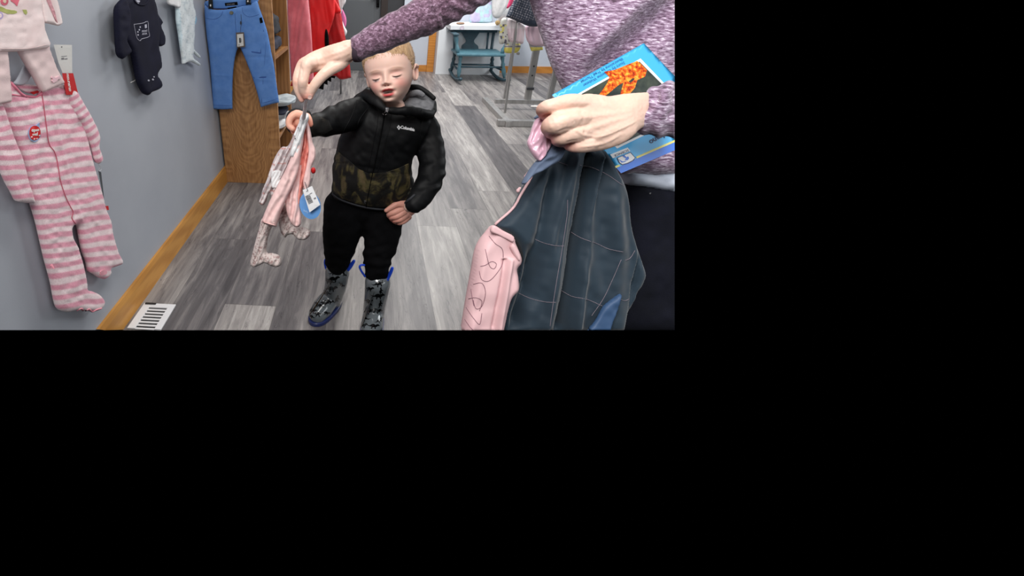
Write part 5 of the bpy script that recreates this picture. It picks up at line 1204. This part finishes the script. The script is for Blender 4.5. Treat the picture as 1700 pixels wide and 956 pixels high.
V, Fc = boot([(560, 452, 1.315, 20.5), (558, 470, 1.33, 19), (554, 488, 1.345, 17.5), (550, 503, 1.36, 16)], (hl_, te_), 'a')
dress_boot(V, Fc, 'a', [(553, 453, 5, -.1), (552, 463, 7.5, .02), (548, 467, 6, .1, -1), (549, 479, 7, .1), (543, 486, 5, .2, -1), (545, 500, 6, .35), (537, 503, 5.5, .3), (531, 507, 6, .25, -1), (518, 516, 5, .2), (527, 521, 6, .3), (517, 525, 4.5, .3, -1), (559, 497, 4.5, -.9), (567, 472, 4, .8), (570, 454, 4, .9), (541, 519, 4.5, .4)],
           [[(577, 447, 1.30), (581, 440, 1.29), (587, 433, 1.28), (588, 434, 1.275), (583, 443, 1.28), (578, 449, 1.285)], [(541, 446, 1.33), (539, 436, 1.33), (540, 431, 1.33)]], ((-.110, 1.370, 0), (-.166, 1.270, 0)))
hl2, te2 = (.052, 1.315, 0), (.036, 1.185, 0)
V, Fc = boot([(627, 468, 1.25, 21.5), (625, 485, 1.26, 20), (622, 505, 1.275, 18.5), (620, 522, 1.29, 18)], (hl2, te2), 'b')
dress_boot(V, Fc, 'b', [(628, 471, 7, -.1), (612, 479, 5.5, .2), (632, 484, 4.5, -1.2), (627, 491, 7, .1), (611, 499, 5, .2), (631, 505, 4.5, -1.1), (623, 515, 7, .3), (608, 518, 6, .1), (604, 528, 7, .1, -1), (629, 532, 5, -.4), (619, 541, 6.5, .2), (601, 540, 6, .1), (613, 503, 3.6, .9)],
           [[(606, 459, 1.24), (600, 450, 1.23), (597, 443, 1.225), (600, 440, 1.225), (605, 440, 1.23)], [(641, 464, 1.245), (646, 455, 1.235), (650, 446, 1.225), (652, 445, 1.22), (649, 454, 1.225), (643, 466, 1.235)]], ((.050, 1.315, 0), (.038, 1.19, 0)), True)
# ------------------------------------------------------------------ the woman (she runs out of the picture at the top and right)
M_ask = mat('adult_skin', (255, 255, 255), .45, vcol=True, sss=.10, spec=.4)
SK2 = np.array(s2l((228, 194, 176)))
LH = .83
lhp = [ltube([(640, 62, .80, 13), (606, 77, .805, 16), (592, 81, .81, 16.5), (576, 85, .815, 17.5), (558, 93, .82, 20), (540, 99, LH, 20), (522, 103, LH, 17), (508, 107, LH, 13)], 24, .62, 5),
       ltube([(520, 104, LH - .008, 10), (511, 106, LH - .012, 10.5), (506, 120, LH - .012, 9.2), (503, 135, LH - .010, 9.0), (503, 148, LH - .002, 7.6), (507, 160, LH + .006, 6)], 16, .95, 5),
       ltube([(518, 106, LH + .004, 9), (504, 105, LH + .002, 9), (497, 118, LH + .004, 8.4), (493.5, 134, LH + .004, 8.2), (495, 150, LH + .008, 7), (501, 166, LH + .012, 5)], 16, .95, 5),
       ltube([(520, 108, LH + .018, 8), (504, 110, LH + .018, 8), (496, 126, LH + .020, 7.4), (493, 142, LH + .020, 7), (497, 156, LH + .022, 6), (502, 164, LH + .024, 4.6)], 14, .95, 5),
       ltube([(525, 112, LH + .030, 7), (510, 118, LH + .032, 7), (501, 134, LH + .034, 6.2), (500, 148, LH + .034, 5.6), (504, 158, LH + .034, 4.4)], 14, .95, 5),
       ltube([(576, 94, LH - .004, 12), (562, 106, LH - .008, 12), (548, 115, LH - .012, 10.5), (535, 126, LH - .012, 9.2), (524, 139, LH - .008, 8.6), (517, 151, LH - .002, 7.6), (514, 161, LH + .002, 5.8)], 18, .9, 5)]
L2V, L2F, L2N = fuse(lhp, .0016, 4)
RH = .615
rhp = [ltube([(1112, 181, .655, 28), (1085, 181, .640, 28), (1062, 183, RH + .012, 29.5), (1042, 188, RH + .004, 34), (1015, 199, RH, 43), (985, 204, RH, 48), (960, 203, RH, 47), (942, 199, RH, 40)], 30, .42, 5),
       ltube([(968, 172, RH - .006, 15), (945, 170, RH - .012, 14.5), (922, 175, RH - .014, 13), (906, 178, RH - .008, 11), (899, 184, RH + .004, 9), (905, 194, RH + .014, 7.2)], 18, .95, 5),
       ltube([(965, 196, RH - .006, 18), (942, 199, RH - .016, 18), (922, 206, RH - .018, 17.5), (911, 212, RH - .006, 13), (914, 222, RH + .008, 9)], 18, .95, 5),
       ltube([(968, 218, RH - .004, 17), (948, 222, RH - .012, 15), (932, 229, RH - .010, 12), (924, 234, RH + .004, 8.5), (931, 238, RH + .016, 7)], 18, .95, 5),
       ltube([(985, 234, RH + .004, 17), (968, 240, RH - .004, 14), (952, 243, RH - .002, 10.5), (943, 243, RH + .012, 7), (950, 246, RH + .02, 6)], 18, .95, 5),
       ltube([(990, 176, RH + .018, 14), (950, 180, RH + .028, 12), (922, 190, RH + .032, 10), (908, 200, RH + .028, 8)], 16, .95, 5)]
for pts_ in ([(930, 216), (955, 219), (990, 222), (1022, 214)], [(946, 186), (975, 196), (1010, 194)]):
    w_ = []
    for a, b in pts_:
        w_.append((a, b, RH - .0150 + .00009 * abs(b - 203) + (.004 if a > 1030 else 0) + (.0012 if a < 960 else 0), 3.0))
    rhp.append(ltube(w_, 8, 1, 5))
R2V, R2F, R2N = fuse(rhp, .0015, 5)
def relief(V, N, lines, bumps):
    """tendons, veins and knuckles raised on the back of a hand"""
    x, y, _d = proj(V); f_ = np.clip(-(N @ FW) * 1.6, 0, 1); h = np.zeros(len(V))
    for pts_, wd_, am_ in lines:
        P_ = cr_open(np.array(pts_, float), 8); dd = np.full(len(V), 1e9); tt = np.zeros(len(V))
        for i in range(len(P_) - 1):
            a, b = P_[i], P_[i + 1]; ab = b - a; t_ = np.clip(((x - a[0]) * ab[0] + (y - a[1]) * ab[1]) / (ab @ ab), 0, 1); q_ = np.hypot(x - a[0] - ab[0] * t_, y - a[1] - ab[1] * t_)
            k = q_ < dd; dd[k] = q_[k]; tt[k] = (i + t_[k]) / (len(P_) - 1)
        h += am_ * np.exp(-(dd / wd_) ** 2) * np.clip(np.sin(pi * np.clip(tt, .02, .98)) * 1.8, 0, 1)
    for bx, by, br, am_ in bumps: h += am_ * np.exp(-((x - bx) ** 2 + (y - by) ** 2) / br ** 2)
    h += .00025 * vn(x, y, 3.0, 301)
    return V + N * (h * f_)[:, None]
R2V = relief(R2V, R2N, [([(940, 168), (985, 172), (1030, 178), (1056, 180)], 5, .0011), ([(930, 196), (975, 194), (1020, 188), (1056, 184)], 5, .0013), ([(935, 217), (975, 214), (1020, 200), (1056, 190)], 4.5, .0011), ([(950, 234), (985, 232), (1020, 214), (1056, 198)], 4.5, .0009),
    ([(945, 206), (968, 224), (998, 226), (1030, 214), (1062, 198)], 2.2, .0011), ([(960, 244), (988, 241), (1012, 234), (1034, 220)], 2.2, .0010), ([(972, 200), (966, 222), (974, 240)], 2.0, .0006), ([(995, 158), (1010, 176), (1040, 190)], 2.2, .0006),
    ([(962, 183), (968, 196), (966, 208)], 3, -.0008), ([(966, 207), (972, 222)], 3, -.0008), ([(950, 183), (935, 187), (925, 190)], 2.2, -.0012), ([(956, 213), (940, 214), (925, 220)], 2.2, -.0012), ([(964, 231), (950, 234), (938, 237)], 2.0, -.0010)],
    [(946, 172, 8, .0012), (940, 199, 9, .0014), (946, 221, 8, .0010), (958, 240, 7, .0010), (908, 180, 6, .0008), (914, 209, 7, .0008), (1058, 172, 9, .0010)])
L2V = relief(L2V, L2N, [([(505, 102), (530, 98), (560, 88), (585, 78)], 3.5, .0011), ([(512, 106), (535, 104), (562, 95), (588, 84)], 3.5, .0010), ([(525, 112), (545, 108), (566, 102)], 3.0, -.0012), ([(498, 108), (502, 120), (500, 132)], 2.0, -.0010)],
    [(500, 101, 6, .0012), (510, 108, 6, .0012), (502, 136, 5, .0007), (491, 136, 5, .0007), (574, 72, 7, .0014)])
trk = Sheet([(905, -20), (925, 60), (960, 130), (1000, 200), (1045, 290), (1060, 400), (1068, 490), (1085, 490), (1085, -20)], lambda x, y: Dp(x, y, .90 + 0 * np.asarray(x)), FV, .03, .02, 'round', 10, None, 6).data()
arm = ltube([(640, 62, .80, 11), (700, 35, .775, 20), (745, 3, .757, 20), (790, -25, .76, 22), (850, -56, .79, 24), (905, -84, .83, 26), (965, -80, .89, 28)], 16, .9, 5)
CV, CF, CN = fuse([(trk[0], trk[1]), arm], .007, 3)
def skin_col(V, base, spots):
    c_ = np.tile(base, (len(V), 1))
    for px, py, d, rad, col_, am in spots:
        k = (np.exp(-(np.linalg.norm(V - Dp(np.array(float(px)), np.array(float(py)), np.array(d)), axis=1) / rad) ** 2) * am)[:, None]; c_ = c_ * (1 - k) + np.array(s2l(col_)) * k
    return c_
c1_ = skin_col(L2V, SK2, [(499, 98, LH, .010, (226, 150, 130), .5), (490, 135, LH, .010, (224, 150, 132), .5), (502, 166, LH, .012, (220, 130, 118), .7), (514, 162, LH, .010, (222, 136, 122), .7), (508, 130, LH - .01, .010, (224, 160, 140), .4), (550, 90, LH - .02, .015, (222, 160, 140), .3)])
c2_ = skin_col(R2V, SK2, [(900, 184, RH, .012, (230, 160, 140), .6), (908, 210, RH - .01, .012, (232, 160, 142), .6), (922, 232, RH, .012, (222, 140, 124), .7), (945, 243, RH, .012, (218, 138, 124), .6), (905, 195, RH, .01, (222, 140, 122), .6), (930, 172, RH - .02, .012, (232, 170, 148), .4)])
mb = MB(); cc = []
for V, Fc, c_ in ((L2V, L2F, c1_), (R2V, R2F, c2_), (CV, CF, np.tile(SK2, (len(CV), 1)))): mb.add(V, Fc); cc.append(c_)
wom = mesh('person', mb.V, mb.F, M_ask, None, True, np.concatenate(cc))
tag(wom, 'woman in heathered purple sweater leaning in from the right, holding hanger, book and jacket', 'person')
M_nail = mat('fingernail', (236, 196, 184), .25)
sfw = surf_of([wom])
mark('fingernail', [ell(514.5, 161, 3.0, 3.8, 14, .3)], sfw, M_nail, wom, .0006, .0004)

# heathered knit
M_kn = bpy.data.materials.new('heather_purple_knit'); M_kn.use_nodes = True; nt = M_kn.node_tree; bs = nt.nodes['Principled BSDF']; bs.inputs['Roughness'].default_value = .85; bs.inputs['Sheen Weight'].default_value = .35
tc = nt.nodes.new('ShaderNodeTexCoord'); mpk = nt.nodes.new('ShaderNodeMapping'); mpk.inputs['Rotation'].default_value = (0, .12, 0); mpk.inputs['Scale'].default_value = (1, 1, 4.2)
nt.links.new(tc.outputs['Object'], mpk.inputs[0])
nk = nt.nodes.new('ShaderNodeTexNoise'); nk.inputs['Scale'].default_value = 80; nk.inputs['Detail'].default_value = 3.5; nk.inputs['Roughness'].default_value = .65; nk.inputs['Distortion'].default_value = .5
nt.links.new(mpk.outputs[0], nk.inputs[0]); rk_ = nt.nodes.new('ShaderNodeValToRGB'); e_ = rk_.color_ramp.elements
e_[0].position = .34; e_[0].color = s2l((66, 42, 62)) + (1,); e_[1].position = .68; e_[1].color = s2l((230, 218, 234)) + (1,)
k_ = e_.new(.46); k_.color = s2l((126, 98, 124)) + (1,); k_ = e_.new(.56); k_.color = s2l((164, 142, 166)) + (1,)
nt.links.new(nk.outputs[0], rk_.inputs[0]); nt.links.new(rk_.outputs[0], bs.inputs['Base Color'])
bpk = nt.nodes.new('ShaderNodeBump'); bpk.inputs['Strength'].default_value = .35; bpk.inputs['Distance'].default_value = .002; nt.links.new(nk.outputs[0], bpk.inputs['Height']); nt.links.new(bpk.outputs[0], bs.inputs['Normal'])
M_kn_shade = M_kn.copy(); M_kn_shade.name = 'shaded_heather_knit'  # same sweater knit, with shade put into the colour of the reaching sleeve
for nd in M_kn_shade.node_tree.nodes:
    if nd.type == 'VALTORGB':
        for i, c_ in enumerate(((54, 32, 46), (96, 66, 86), (124, 94, 114), (176, 148, 172))): nd.color_ramp.elements[i].color = s2l(c_) + (1,)
    if nd.type == 'MAPPING': nd.inputs['Scale'].default_value = (1, 1, 1.5)
    if nd.type == 'TEX_NOISE': nd.inputs['Scale'].default_value = 150
sw = empty('sweater', tuple(Dp(np.array(1000.), np.array(120.), np.array(.84))), None, None); sw.parent = wom
def swr(x, y):
    h = .010 * vn(x + .2 * y, y - .3 * x, 70, 151) + .004 * vn(x, y, 26, 152)
    t = (y - (128 - (x - 985) * .92)) / 26.0                       # the long fold running down from the upper right
    h = h - .040 * np.exp(-np.where(t < 0, (t / 1.5) ** 2, (t / .8) ** 2)) + .024 * np.exp(-((t + 2.6) / 1.3) ** 2)
    t3 = (y - (18 + (x - 900) * -.42)) / 9.0; h = h + .006 * np.exp(-t3 ** 2) * (x < 1010)
    return h
def un_w(x, y): x = np.asarray(x, float); return Dp(x, y, .845 + .00012 * np.clip(960 - x, 0, 100) ** 1.4 * .35 + 0 * x)
swo = [(868, -60), (872, -30), (880, -5), (884, 10), (893, 38), (903, 66), (914, 100), (924, 124), (935, 146), (955, 180), (985, 225), (1015, 270), (1030, 290), (1046, 289), (1064, 291), (1082, 292), (1100, 291), (1120, 288), (1120, -150), (960, -150), (900, -120)]
mesh_sw = Sheet(swo, un_w, FV, .050, .035, 'flat', 46, swr, 3.2, (12, 17, 18)).build('sweater_body', M_kn, wom)
# sleeve of the reaching arm
def wrinkled(pts, n, k, sub, vox, am, fn, name, m, par):
    V, Fc, N_ = fuse([ltube(p_, n, k, sub, ends=e_) for p_, e_ in pts], vox, 4); x, y, d = proj(V); V = V + N_ * (am * fn(x, y))[:, None]; return mesh(name, V, Fc, m, par)
sfn_ = lambda x, y: vn(x + .5 * y, y * .6, 16, 161) + .6 * vn(x, y, 8, 162) + 1.9 * np.exp(-(((x - 724 - .35 * (y - 20)) / 4) ** 2)) * (y < 45) - 1.6 * np.exp(-(((x - 732 - .35 * (y - 20)) / 4) ** 2)) + 1.3 * np.sin((y - .35 * x + 260) / 3.4) * np.clip((x - 735) / 20, 0, 1) * .7
wrinkled([([(592, 80.5, .805, 21.5), (600, 77, .80, 22), (618, 68, .795, 24), (645, 55, .785, 27), (680, 38, .775, 30), (712, 24, .765, 33), (745, 3, .757, 33.5), (790, -25, .76, 35), (850, -56, .79, 38), (905, -84, .83, 44), (965, -90, .87, 50)], (False, True))], 30, .9, 5, .0034, .0022, sfn_, 'sleeve', M_kn_shade, wom)
V, Fc = ltube([(600, 84, .800, 19), (592, 83, .804, 20.0)], 30, .95, 3, ends=(False, False)); mesh('sleeve_shade', V, Fc, mat('sleeve_shadow_knit', (58, 44, 56), .95), wom)  # dark tube paints the shade inside the sleeve opening
# sleeve of the near arm
wrinkled([([(1066, 181, .626, 31), (1071, 184, .628, 37), (1084, 186, .632, 42), (1104, 184, .640, 46), (1120, 182, .648, 47)], (False, False))], 34, .62, 5, .0030, .0022, lambda x, y: vn(x, y, 12, 171) + .8 * np.sin((x + .2 * y) / 4.5), 'sleeve', M_kn, wom)
# undershirt and trousers
M_us = mat('white_undershirt', (206, 212, 224), .85, rgb2=(190, 198, 214), noise_scale=14, bump=.1, bump_scale=200)
Sheet([(1022, 276), (1120, 276), (1120, 320), (1095, 317), (1070, 312), (1048, 308), (1036, 304), (1028, 292)], lambda x, y: Dp(x, y, .862 + 0 * np.asarray(x)), FV, .030, .02, 'flat', 14, lambda x, y: .003 * vn(x, y, 14, 181), 2.6, (0, 1, 2)).build('undershirt', M_us, wom)
M_nj = mat('dark_navy_denim', (7, 9, 20), .9, rgb2=(11, 13, 27), noise_scale=20, bump=.15, bump_scale=400, spec=.25)
nj = Sheet([(1028, 290), (1120, 290), (1120, 548), (1000, 548), (1012, 480), (1024, 380)], lambda x, y: Dp(x, y, .885 + 0 * np.asarray(x)), FV, .040, .10, 'flat', 40, lambda x, y: .006 * vn(x, y, 50, 191) + .002 * vn(x, y, 14, 192), 4, (0, 1, 2, 3)).build('jeans', M_nj, wom)
sfq = surf_of([nj]); mark('rivet', [ell(1078.5, 321, 1.3, 1.2, 10)], sfq, M_zip, wom, .001, .001)
bpy.data.objects.remove(sw)

# ------------------------------------------------------------------ picture book
bk_ = empty('picture_book', tuple(Dp(np.array(1030.), np.array(190.), np.array(.70))), 'thin sky blue picture book held upside down between the womans hand and her sweater', 'book')
BD = .705
def un_bk(x, y, l=0): return Dp(x, y, BD - .00016 * (np.asarray(x, float) - 1030) * 0 + .00012 * (190 - np.asarray(y, float)) - l)
M_cov = mat('cover_sky_blue', (74, 178, 236), .25, spec=.6); M_band = mat('cover_royal_blue', (44, 112, 216), .25, spec=.6); M_yel = mat('cover_yellow', (232, 222, 130), .3); M_wh = mat('cover_white', (240, 240, 242), .3)
cover = [(916.5, 157.5), (1069, 71.5), (1120, 126), (1120, 249.5), (1031, 287.5)]
Sheet(cover, un_bk, FV, .0006, .0006, 'flat', .8, None, 7, sm=False).build('cover', M_cov, bk_)
pg = [(919, 158.6), (1069, 73.6), (1120, 128), (1120, 248), (1032, 286)]
Sheet(pg, lambda x, y: un_bk(x, y) - np.array(FV) * .004, FV, .0022, .0022, 'flat', .8, None, 9, sm=False).build('pages', M_wh, bk_)
mark('cover_band', [[(1023.6, 279.0), (1120, 234), (1120, 249.5), (1031, 287.5)]], un_bk, M_band, bk_, .0003, .0004)
mark('cover_stripe', [[(1056, 260), (1120, 232.2), (1120, 236), (1057.5, 263)], [(1020, 276.2), (1028, 273), (1030, 275.6), (1022.5, 279)]], un_bk, M_yel, bk_, .0003, .0008)
mark('picture_border', [[(934, 170), (1063.5, 97), (1104, 139.5), (1120, 170), (1120, 200), (1077, 221), (1024.5, 246.5), (1019, 241)]], un_bk, M_wh, bk_, .0003, .0004)
M_img = bpy.data.materials.new('lava_photograph'); M_img.use_nodes = True; nt = M_img.node_tree; bs = nt.nodes['Principled BSDF']; bs.inputs['Roughness'].default_value = .3
tc = nt.nodes.new('ShaderNodeTexCoord'); n1_ = nt.nodes.new('ShaderNodeTexNoise'); n1_.inputs['Scale'].default_value = 190; n1_.inputs['Detail'].default_value = 5; nt.links.new(tc.outputs['Object'], n1_.inputs[0])
r1_ = nt.nodes.new('ShaderNodeValToRGB'); e_ = r1_.color_ramp.elements; e_[0].position = .36; e_[0].color = s2l((150, 40, 16)) + (1,); e_[1].position = .68; e_[1].color = s2l((236, 186, 70)) + (1,)
k_ = e_.new(.5); k_.color = s2l((232, 96, 24)) + (1,); nt.links.new(n1_.outputs[0], r1_.inputs[0]); nt.links.new(r1_.outputs[0], bs.inputs['Base Color'])
mark('cover_picture', [[(938.5, 171), (1061.5, 102), (1100, 140.5), (1116, 172), (1116, 198), (1074, 218.5), (1026, 241.5), (1021.5, 240)]], un_bk, mat('dark_lava_rock', (38, 46, 44), .35, rgb2=(66, 74, 64), noise_scale=60), bk_, .0003, .0008)
mark('cover_lava', [[(1003, 119), (1020, 116), (1040, 108), (1058, 101), (1064, 106), (1074, 116), (1071, 127), (1058, 133), (1054, 146), (1047, 154), (1038, 158), (1029, 160), (1032, 148), (1035, 137), (1026, 142), (1014, 152), (1004, 160), (992, 160), (1000, 150), (1008, 138), (1012, 128)]], un_bk, M_img, bk_, .0003, .0012)
mark('cover_lava_gap', [[(1044, 135), (1050, 130), (1054, 130), (1051, 134), (1046, 137)]], un_bk, bpy.data.materials['dark_lava_rock'], bk_, .0002, .0016)
M_tx = mat('cover_ink', (36, 92, 150), .4); M_tx2 = mat('title_ink', (24, 40, 92), .4)
# the book is upside down: words read from right to left
dxr, dyr = -math.cos(math.atan2(86, 152.5)), math.sin(math.atan2(86, 152.5)); ux = (dxr * 1.0, dyr * 1.0); uy = (.50, .87)
def tw(nm, body, o, s, m_, bold=0.0): word(nm, body, o, (ux[0] * s, ux[1] * s), (uy[0] * s, uy[1] * s), off(un_bk, 0), m_, bk_, .0008, .0003, bold)
tw('author_line', 'Story by Christine Webster', (1036, 101.5), 7.0, M_tx)
tw('author_line', 'Illustrations by Fred Thomas', (1033, 95.5), 6.9, M_tx)
tw('title', 'Volcano', (1113, 213.5), 12.5, M_tx2, .02)
mark('publisher_plate', [[(1013, 256.5), (1042, 244.8), (1046.5, 250.5), (1017.5, 262.6)]], un_bk, M_wh, bk_, .0003, .0006)
word('publisher_lettering', 'SCIENCE', (1043.2, 247.5), (-6.1, 2.5), (1.9, 4.9), un_bk, M_tx2, bk_, .0011, .0002)
mark('publisher_shield_edge', [[(1024, 262), (1047, 252.5), (1055.5, 262), (1051, 267), (1043, 271.5), (1033, 274), (1028, 271)]], un_bk, M_tx2, bk_, .0002, .0009)
mark('publisher_shield', [[(1025.5, 262.2), (1046.5, 253.6), (1054, 262), (1050, 266), (1042, 270.2), (1033.4, 272.6), (1029, 270)]], un_bk, M_wh, bk_, .0003, .0011)
mark('shield_emblem', [[(1033, 259), (1037, 257.5), (1040, 261), (1043, 259.5), (1044.5, 263), (1042, 266), (1037, 266), (1039, 263)], [(1027, 264), (1034, 268), (1040, 267), (1038, 268.6), (1032, 270)]], un_bk, M_band, bk_, .0002, .0015)
settle(bk_)

# ------------------------------------------------------------------ childs jacket held by the collar
jc = empty('child_jacket', tuple(Dp(np.array(940.), np.array(400.), np.array(.68))), 'dark slate jacket turned inside out with a pale pink sleeve, hanging from a hand', 'jacket')
M_sl = mat('slate_lining', (33, 50, 63), .65, rgb2=(29, 44, 56), noise_scale=8, sheen=.2, spec=.35)
M_pkj = mat('pale_pink_shell', (218, 180, 182), .65, rgb2=(210, 170, 174), noise_scale=14)
M_sat = mat('pink_satin', (222, 176, 196), .22, sheen=.3, spec=.6); M_grc = mat('grey_blue_cotton', (98, 112, 136), .8, rgb2=(84, 98, 122), noise_scale=30)
M_std = mat('mauve_stitching', (122, 112, 122), .8)
def jw(x, y):
    sp_ = np.clip((y - 240) / 160, 0, 1); X0 = 935 + (x - 935)
    h = .005 * vn(x - .15 * y, y * .25, 24, 201) + .0012 * vn(x, y, 12, 202) - .030 * np.exp(-((x - (866 - .18 * (y - 430))) / 15) ** 2) * np.clip((y - 400) / 40, 0, 1)
    for (xa, ya, xb, yb, wdt, am) in ((968, 255, 918, 548, 7, -.034), (985, 252, 940, 548, 9, .016), (945, 255, 895, 548, 9, .010), (940, 262, 905, 400, 8, .010), (1005, 262, 1010, 548, 20, .010), (905, 300, 872, 470, 11, -.016), (990, 258, 958, 420, 7, -.010), (1046, 430, 1030, 548, 6, -.012), (1030, 330, 1045, 440, 8, .006)):
        t = np.clip((y - ya) / (yb - ya), 0, 1); xc = xa + (xb - xa) * t; h = h + am * np.exp(-((x - xc) / (wdt * (.55 + .45 * t))) ** 2) * np.clip((y - ya + 30) / 40, .2, 1) * np.clip((yb + 40 - y) / 40, 0, 1)
    return h
def un_jc(x, y): return Dp(x, y, .700 + .00010 * (np.asarray(y, float) - 250) * .3)
jo2 = [(925, 236), (945, 238), (975, 246), (996, 248), (1004, 258), (1016, 280), (1029, 302), (1036, 330), (1041, 375), (1050, 405), (1059, 432), (1064.5, 452), (1060, 470), (1051, 484), (1048, 494), (1036, 520), (1028, 548), (834, 548), (838, 520), (848, 490), (858, 462), (862, 430), (856, 405), (840, 388), (823, 375), (834, 360), (850, 345), (862, 322), (874, 298), (886, 280), (900, 262), (914, 244)]
jb2 = Sheet(jo2, un_jc, FV, .022, .02, 'flat', 14, jw, 2.6, (16, 17)).build('body', M_sl, jc)
# turned sleeve
sfj2 = surf_of([jb2])
lt = Sheet([(1018, 495), (1030, 488), (1026, 510), (1018, 530), (1012, 548), (975, 548), (990, 530), (1002, 508)], lambda x, y: Dp(x, y, .676), FV, .006, .006, 'flat', 5, lambda x, y: .002 * vn(x, y, 12, 203), 2.4, (4, 5)).build('inner_facing', mat('mid_blue_lining', (48, 76, 112), .6), jc)
def pk(x, y): return .004 * vn(x * .6 + .2 * y, y * .4, 12, 211) + .006 * np.exp(-((x - (838 - .16 * (y - 430))) / 4) ** 2) * (y > 425) - .006 * np.exp(-((x - (829 - .16 * (y - 430))) / 4) ** 2) * (y > 425)
ps = Sheet([(818, 374), (826, 378), (838, 384), (850, 392), (853, 402), (862, 424), (861, 436), (855, 444), (857, 458), (857, 478), (846, 492), (840, 512), (836, 530), (832, 548), (766, 548), (770, 522), (776, 486), (783, 448), (788, 420), (795, 402), (806, 387)], lambda x, y: Dp(x, y, .672), FV, .022, .02, 'flat', 12, pk, 2.0, (13, 14)).build('sleeve', M_pkj, jc)
sfp2 = surf_of([ps])
cfj = Sheet([(815, 376), (821, 374), (836, 383), (852, 392), (850, 402), (838, 397), (826, 391), (814, 385)], lambda x, y: Dp(x, y, .652), FV, .006, .004, 'flat', 3, None, 1.8).build('cuff', M_pkj, jc)
Sheet([(851, 403), (858, 412), (863, 425), (861, 434), (855, 428), (848, 416), (846, 408)], lambda x, y: Dp(x, y, .651), FV, .006, .004, 'flat', 3, None, 1.8).build('cuff', M_pkj, jc)
M_fr = mat('black_ribbing', (14, 14, 18), .95, bump=.5, bump_scale=500)
Sheet([(823, 374), (836, 380), (852, 390), (864, 412), (867, 428), (862, 436), (858, 420), (852, 404), (838, 394), (824, 384)], lambda x, y: Dp(x, y, .668), FV, .010, .008, 'flat', 4, None, 1.8).build('cuff_ribbing', M_fr, jc)
# stitching
for pts_ in ([(912, 262), (928, 269), (942, 274)], [(962, 274), (985, 279), (1010, 291), (1034, 308)], [(888, 397), (905, 404), (925, 408), (936, 408)], [(948, 385), (965, 395), (990, 404), (1010, 413), (1034, 418)], [(860, 486), (880, 495), (905, 501), (922, 502)], [(932, 482), (950, 492), (975, 497), (1000, 508), (1008, 511)], [(942, 332), (941, 360), (932, 420), (922, 480), (912, 548)], [(1031, 431), (1015, 468), (1000, 498), (982, 524)], [(1038, 432), (1046, 428), (1054, 416)], [(1028, 496), (1037, 499), (1044, 496)]):
    strand('stitching', pts_, sfj2, .00042, M_std, jc, 5, .0004)
strand('edge_piping', [(905, 262), (889, 284), (878, 305), (866, 325), (856, 343), (846, 354), (832, 366), (822, 375)], off(sfj2, .001), .0022, M_pkj, jc, 6, .001)
strand('edge_piping', [(880, 288), (868, 304), (862, 318)], off(sfj2, .001), .0032, M_pkj, jc, 6, .001)
M_pkst = mat('plum_topstitch', (120, 84, 96), .8)
for pts_ in ([(812, 392), (822, 404), (834, 414), (834, 436), (826, 452), (812, 466), (800, 464), (796, 450)], [(806, 414), (812, 440), (820, 446), (824, 438), (816, 434), (806, 440), (798, 442)], [(786, 472), (800, 470), (806, 486), (800, 508), (790, 512), (786, 498)], [(778, 496), (790, 494), (800, 500), (796, 516)], [(774, 510), (786, 528), (796, 538), (800, 520)], [(772, 530), (780, 542), (786, 548)], [(782, 480), (786, 504), (788, 508)]):
    strand('topstitching', pts_, sfp2, .0004, M_pkst, jc, 5, .0004)
# collar: pink satin, grey edging
Sheet([(876, 236), (884, 232), (890, 246), (888, 256), (880, 246)], lambda x, y: Dp(x, y, .652), FV, .004, .004, 'flat', 2, None, 1.8).build('collar_band', M_fr, jc)
Sheet([(893, 194), (904, 194), (910, 205), (916, 222), (914, 240), (906, 256), (897, 267), (890, 264), (882, 252), (876, 237), (881, 222), (886, 206)], lambda x, y: Dp(x, y, .640), FV, .006, .008, 'flat', 4, lambda x, y: .005 * vn(x + .5 * y, y * .6, 7, 221) + .005 * np.exp(-((x - 900 - .05 * (y - 200)) / 2) ** 2), 1.5).build('collar_lining', M_sat, jc)
Sheet([(908, 232), (922, 238), (936, 244), (934, 256), (926, 268), (912, 276), (900, 284), (884, 292), (872, 304), (866, 306), (874, 290), (886, 272), (898, 260), (906, 246)], lambda x, y: Dp(x, y, .648), FV, .012, .010, 'flat', 7, lambda x, y: .005 * vn(x + .6 * y, y, 10, 231), 1.8).build('collar_edge', M_grc, jc)
Sheet([(886, 196), (894, 190), (902, 192), (900, 198), (892, 198)], lambda x, y: Dp(x, y, .642), FV, .006, .004, 'flat', 2, None, 1.6).build('collar_edge', M_grc, jc)
V, Fc = ltube([(882, 176.5, .66, 1.2), (892, 176.8, .65, 1.5), (902, 178, .64, 1.6)], 8, 1, 3); mesh('hanger_loop', V, Fc, M_txtw, jc)
settle(jc)

for o_ in [q for q in bpy.data.objects if q.type == 'MESH' and (q.parent in (wom, jc) or q is wom)]: end_at_picture(o_)
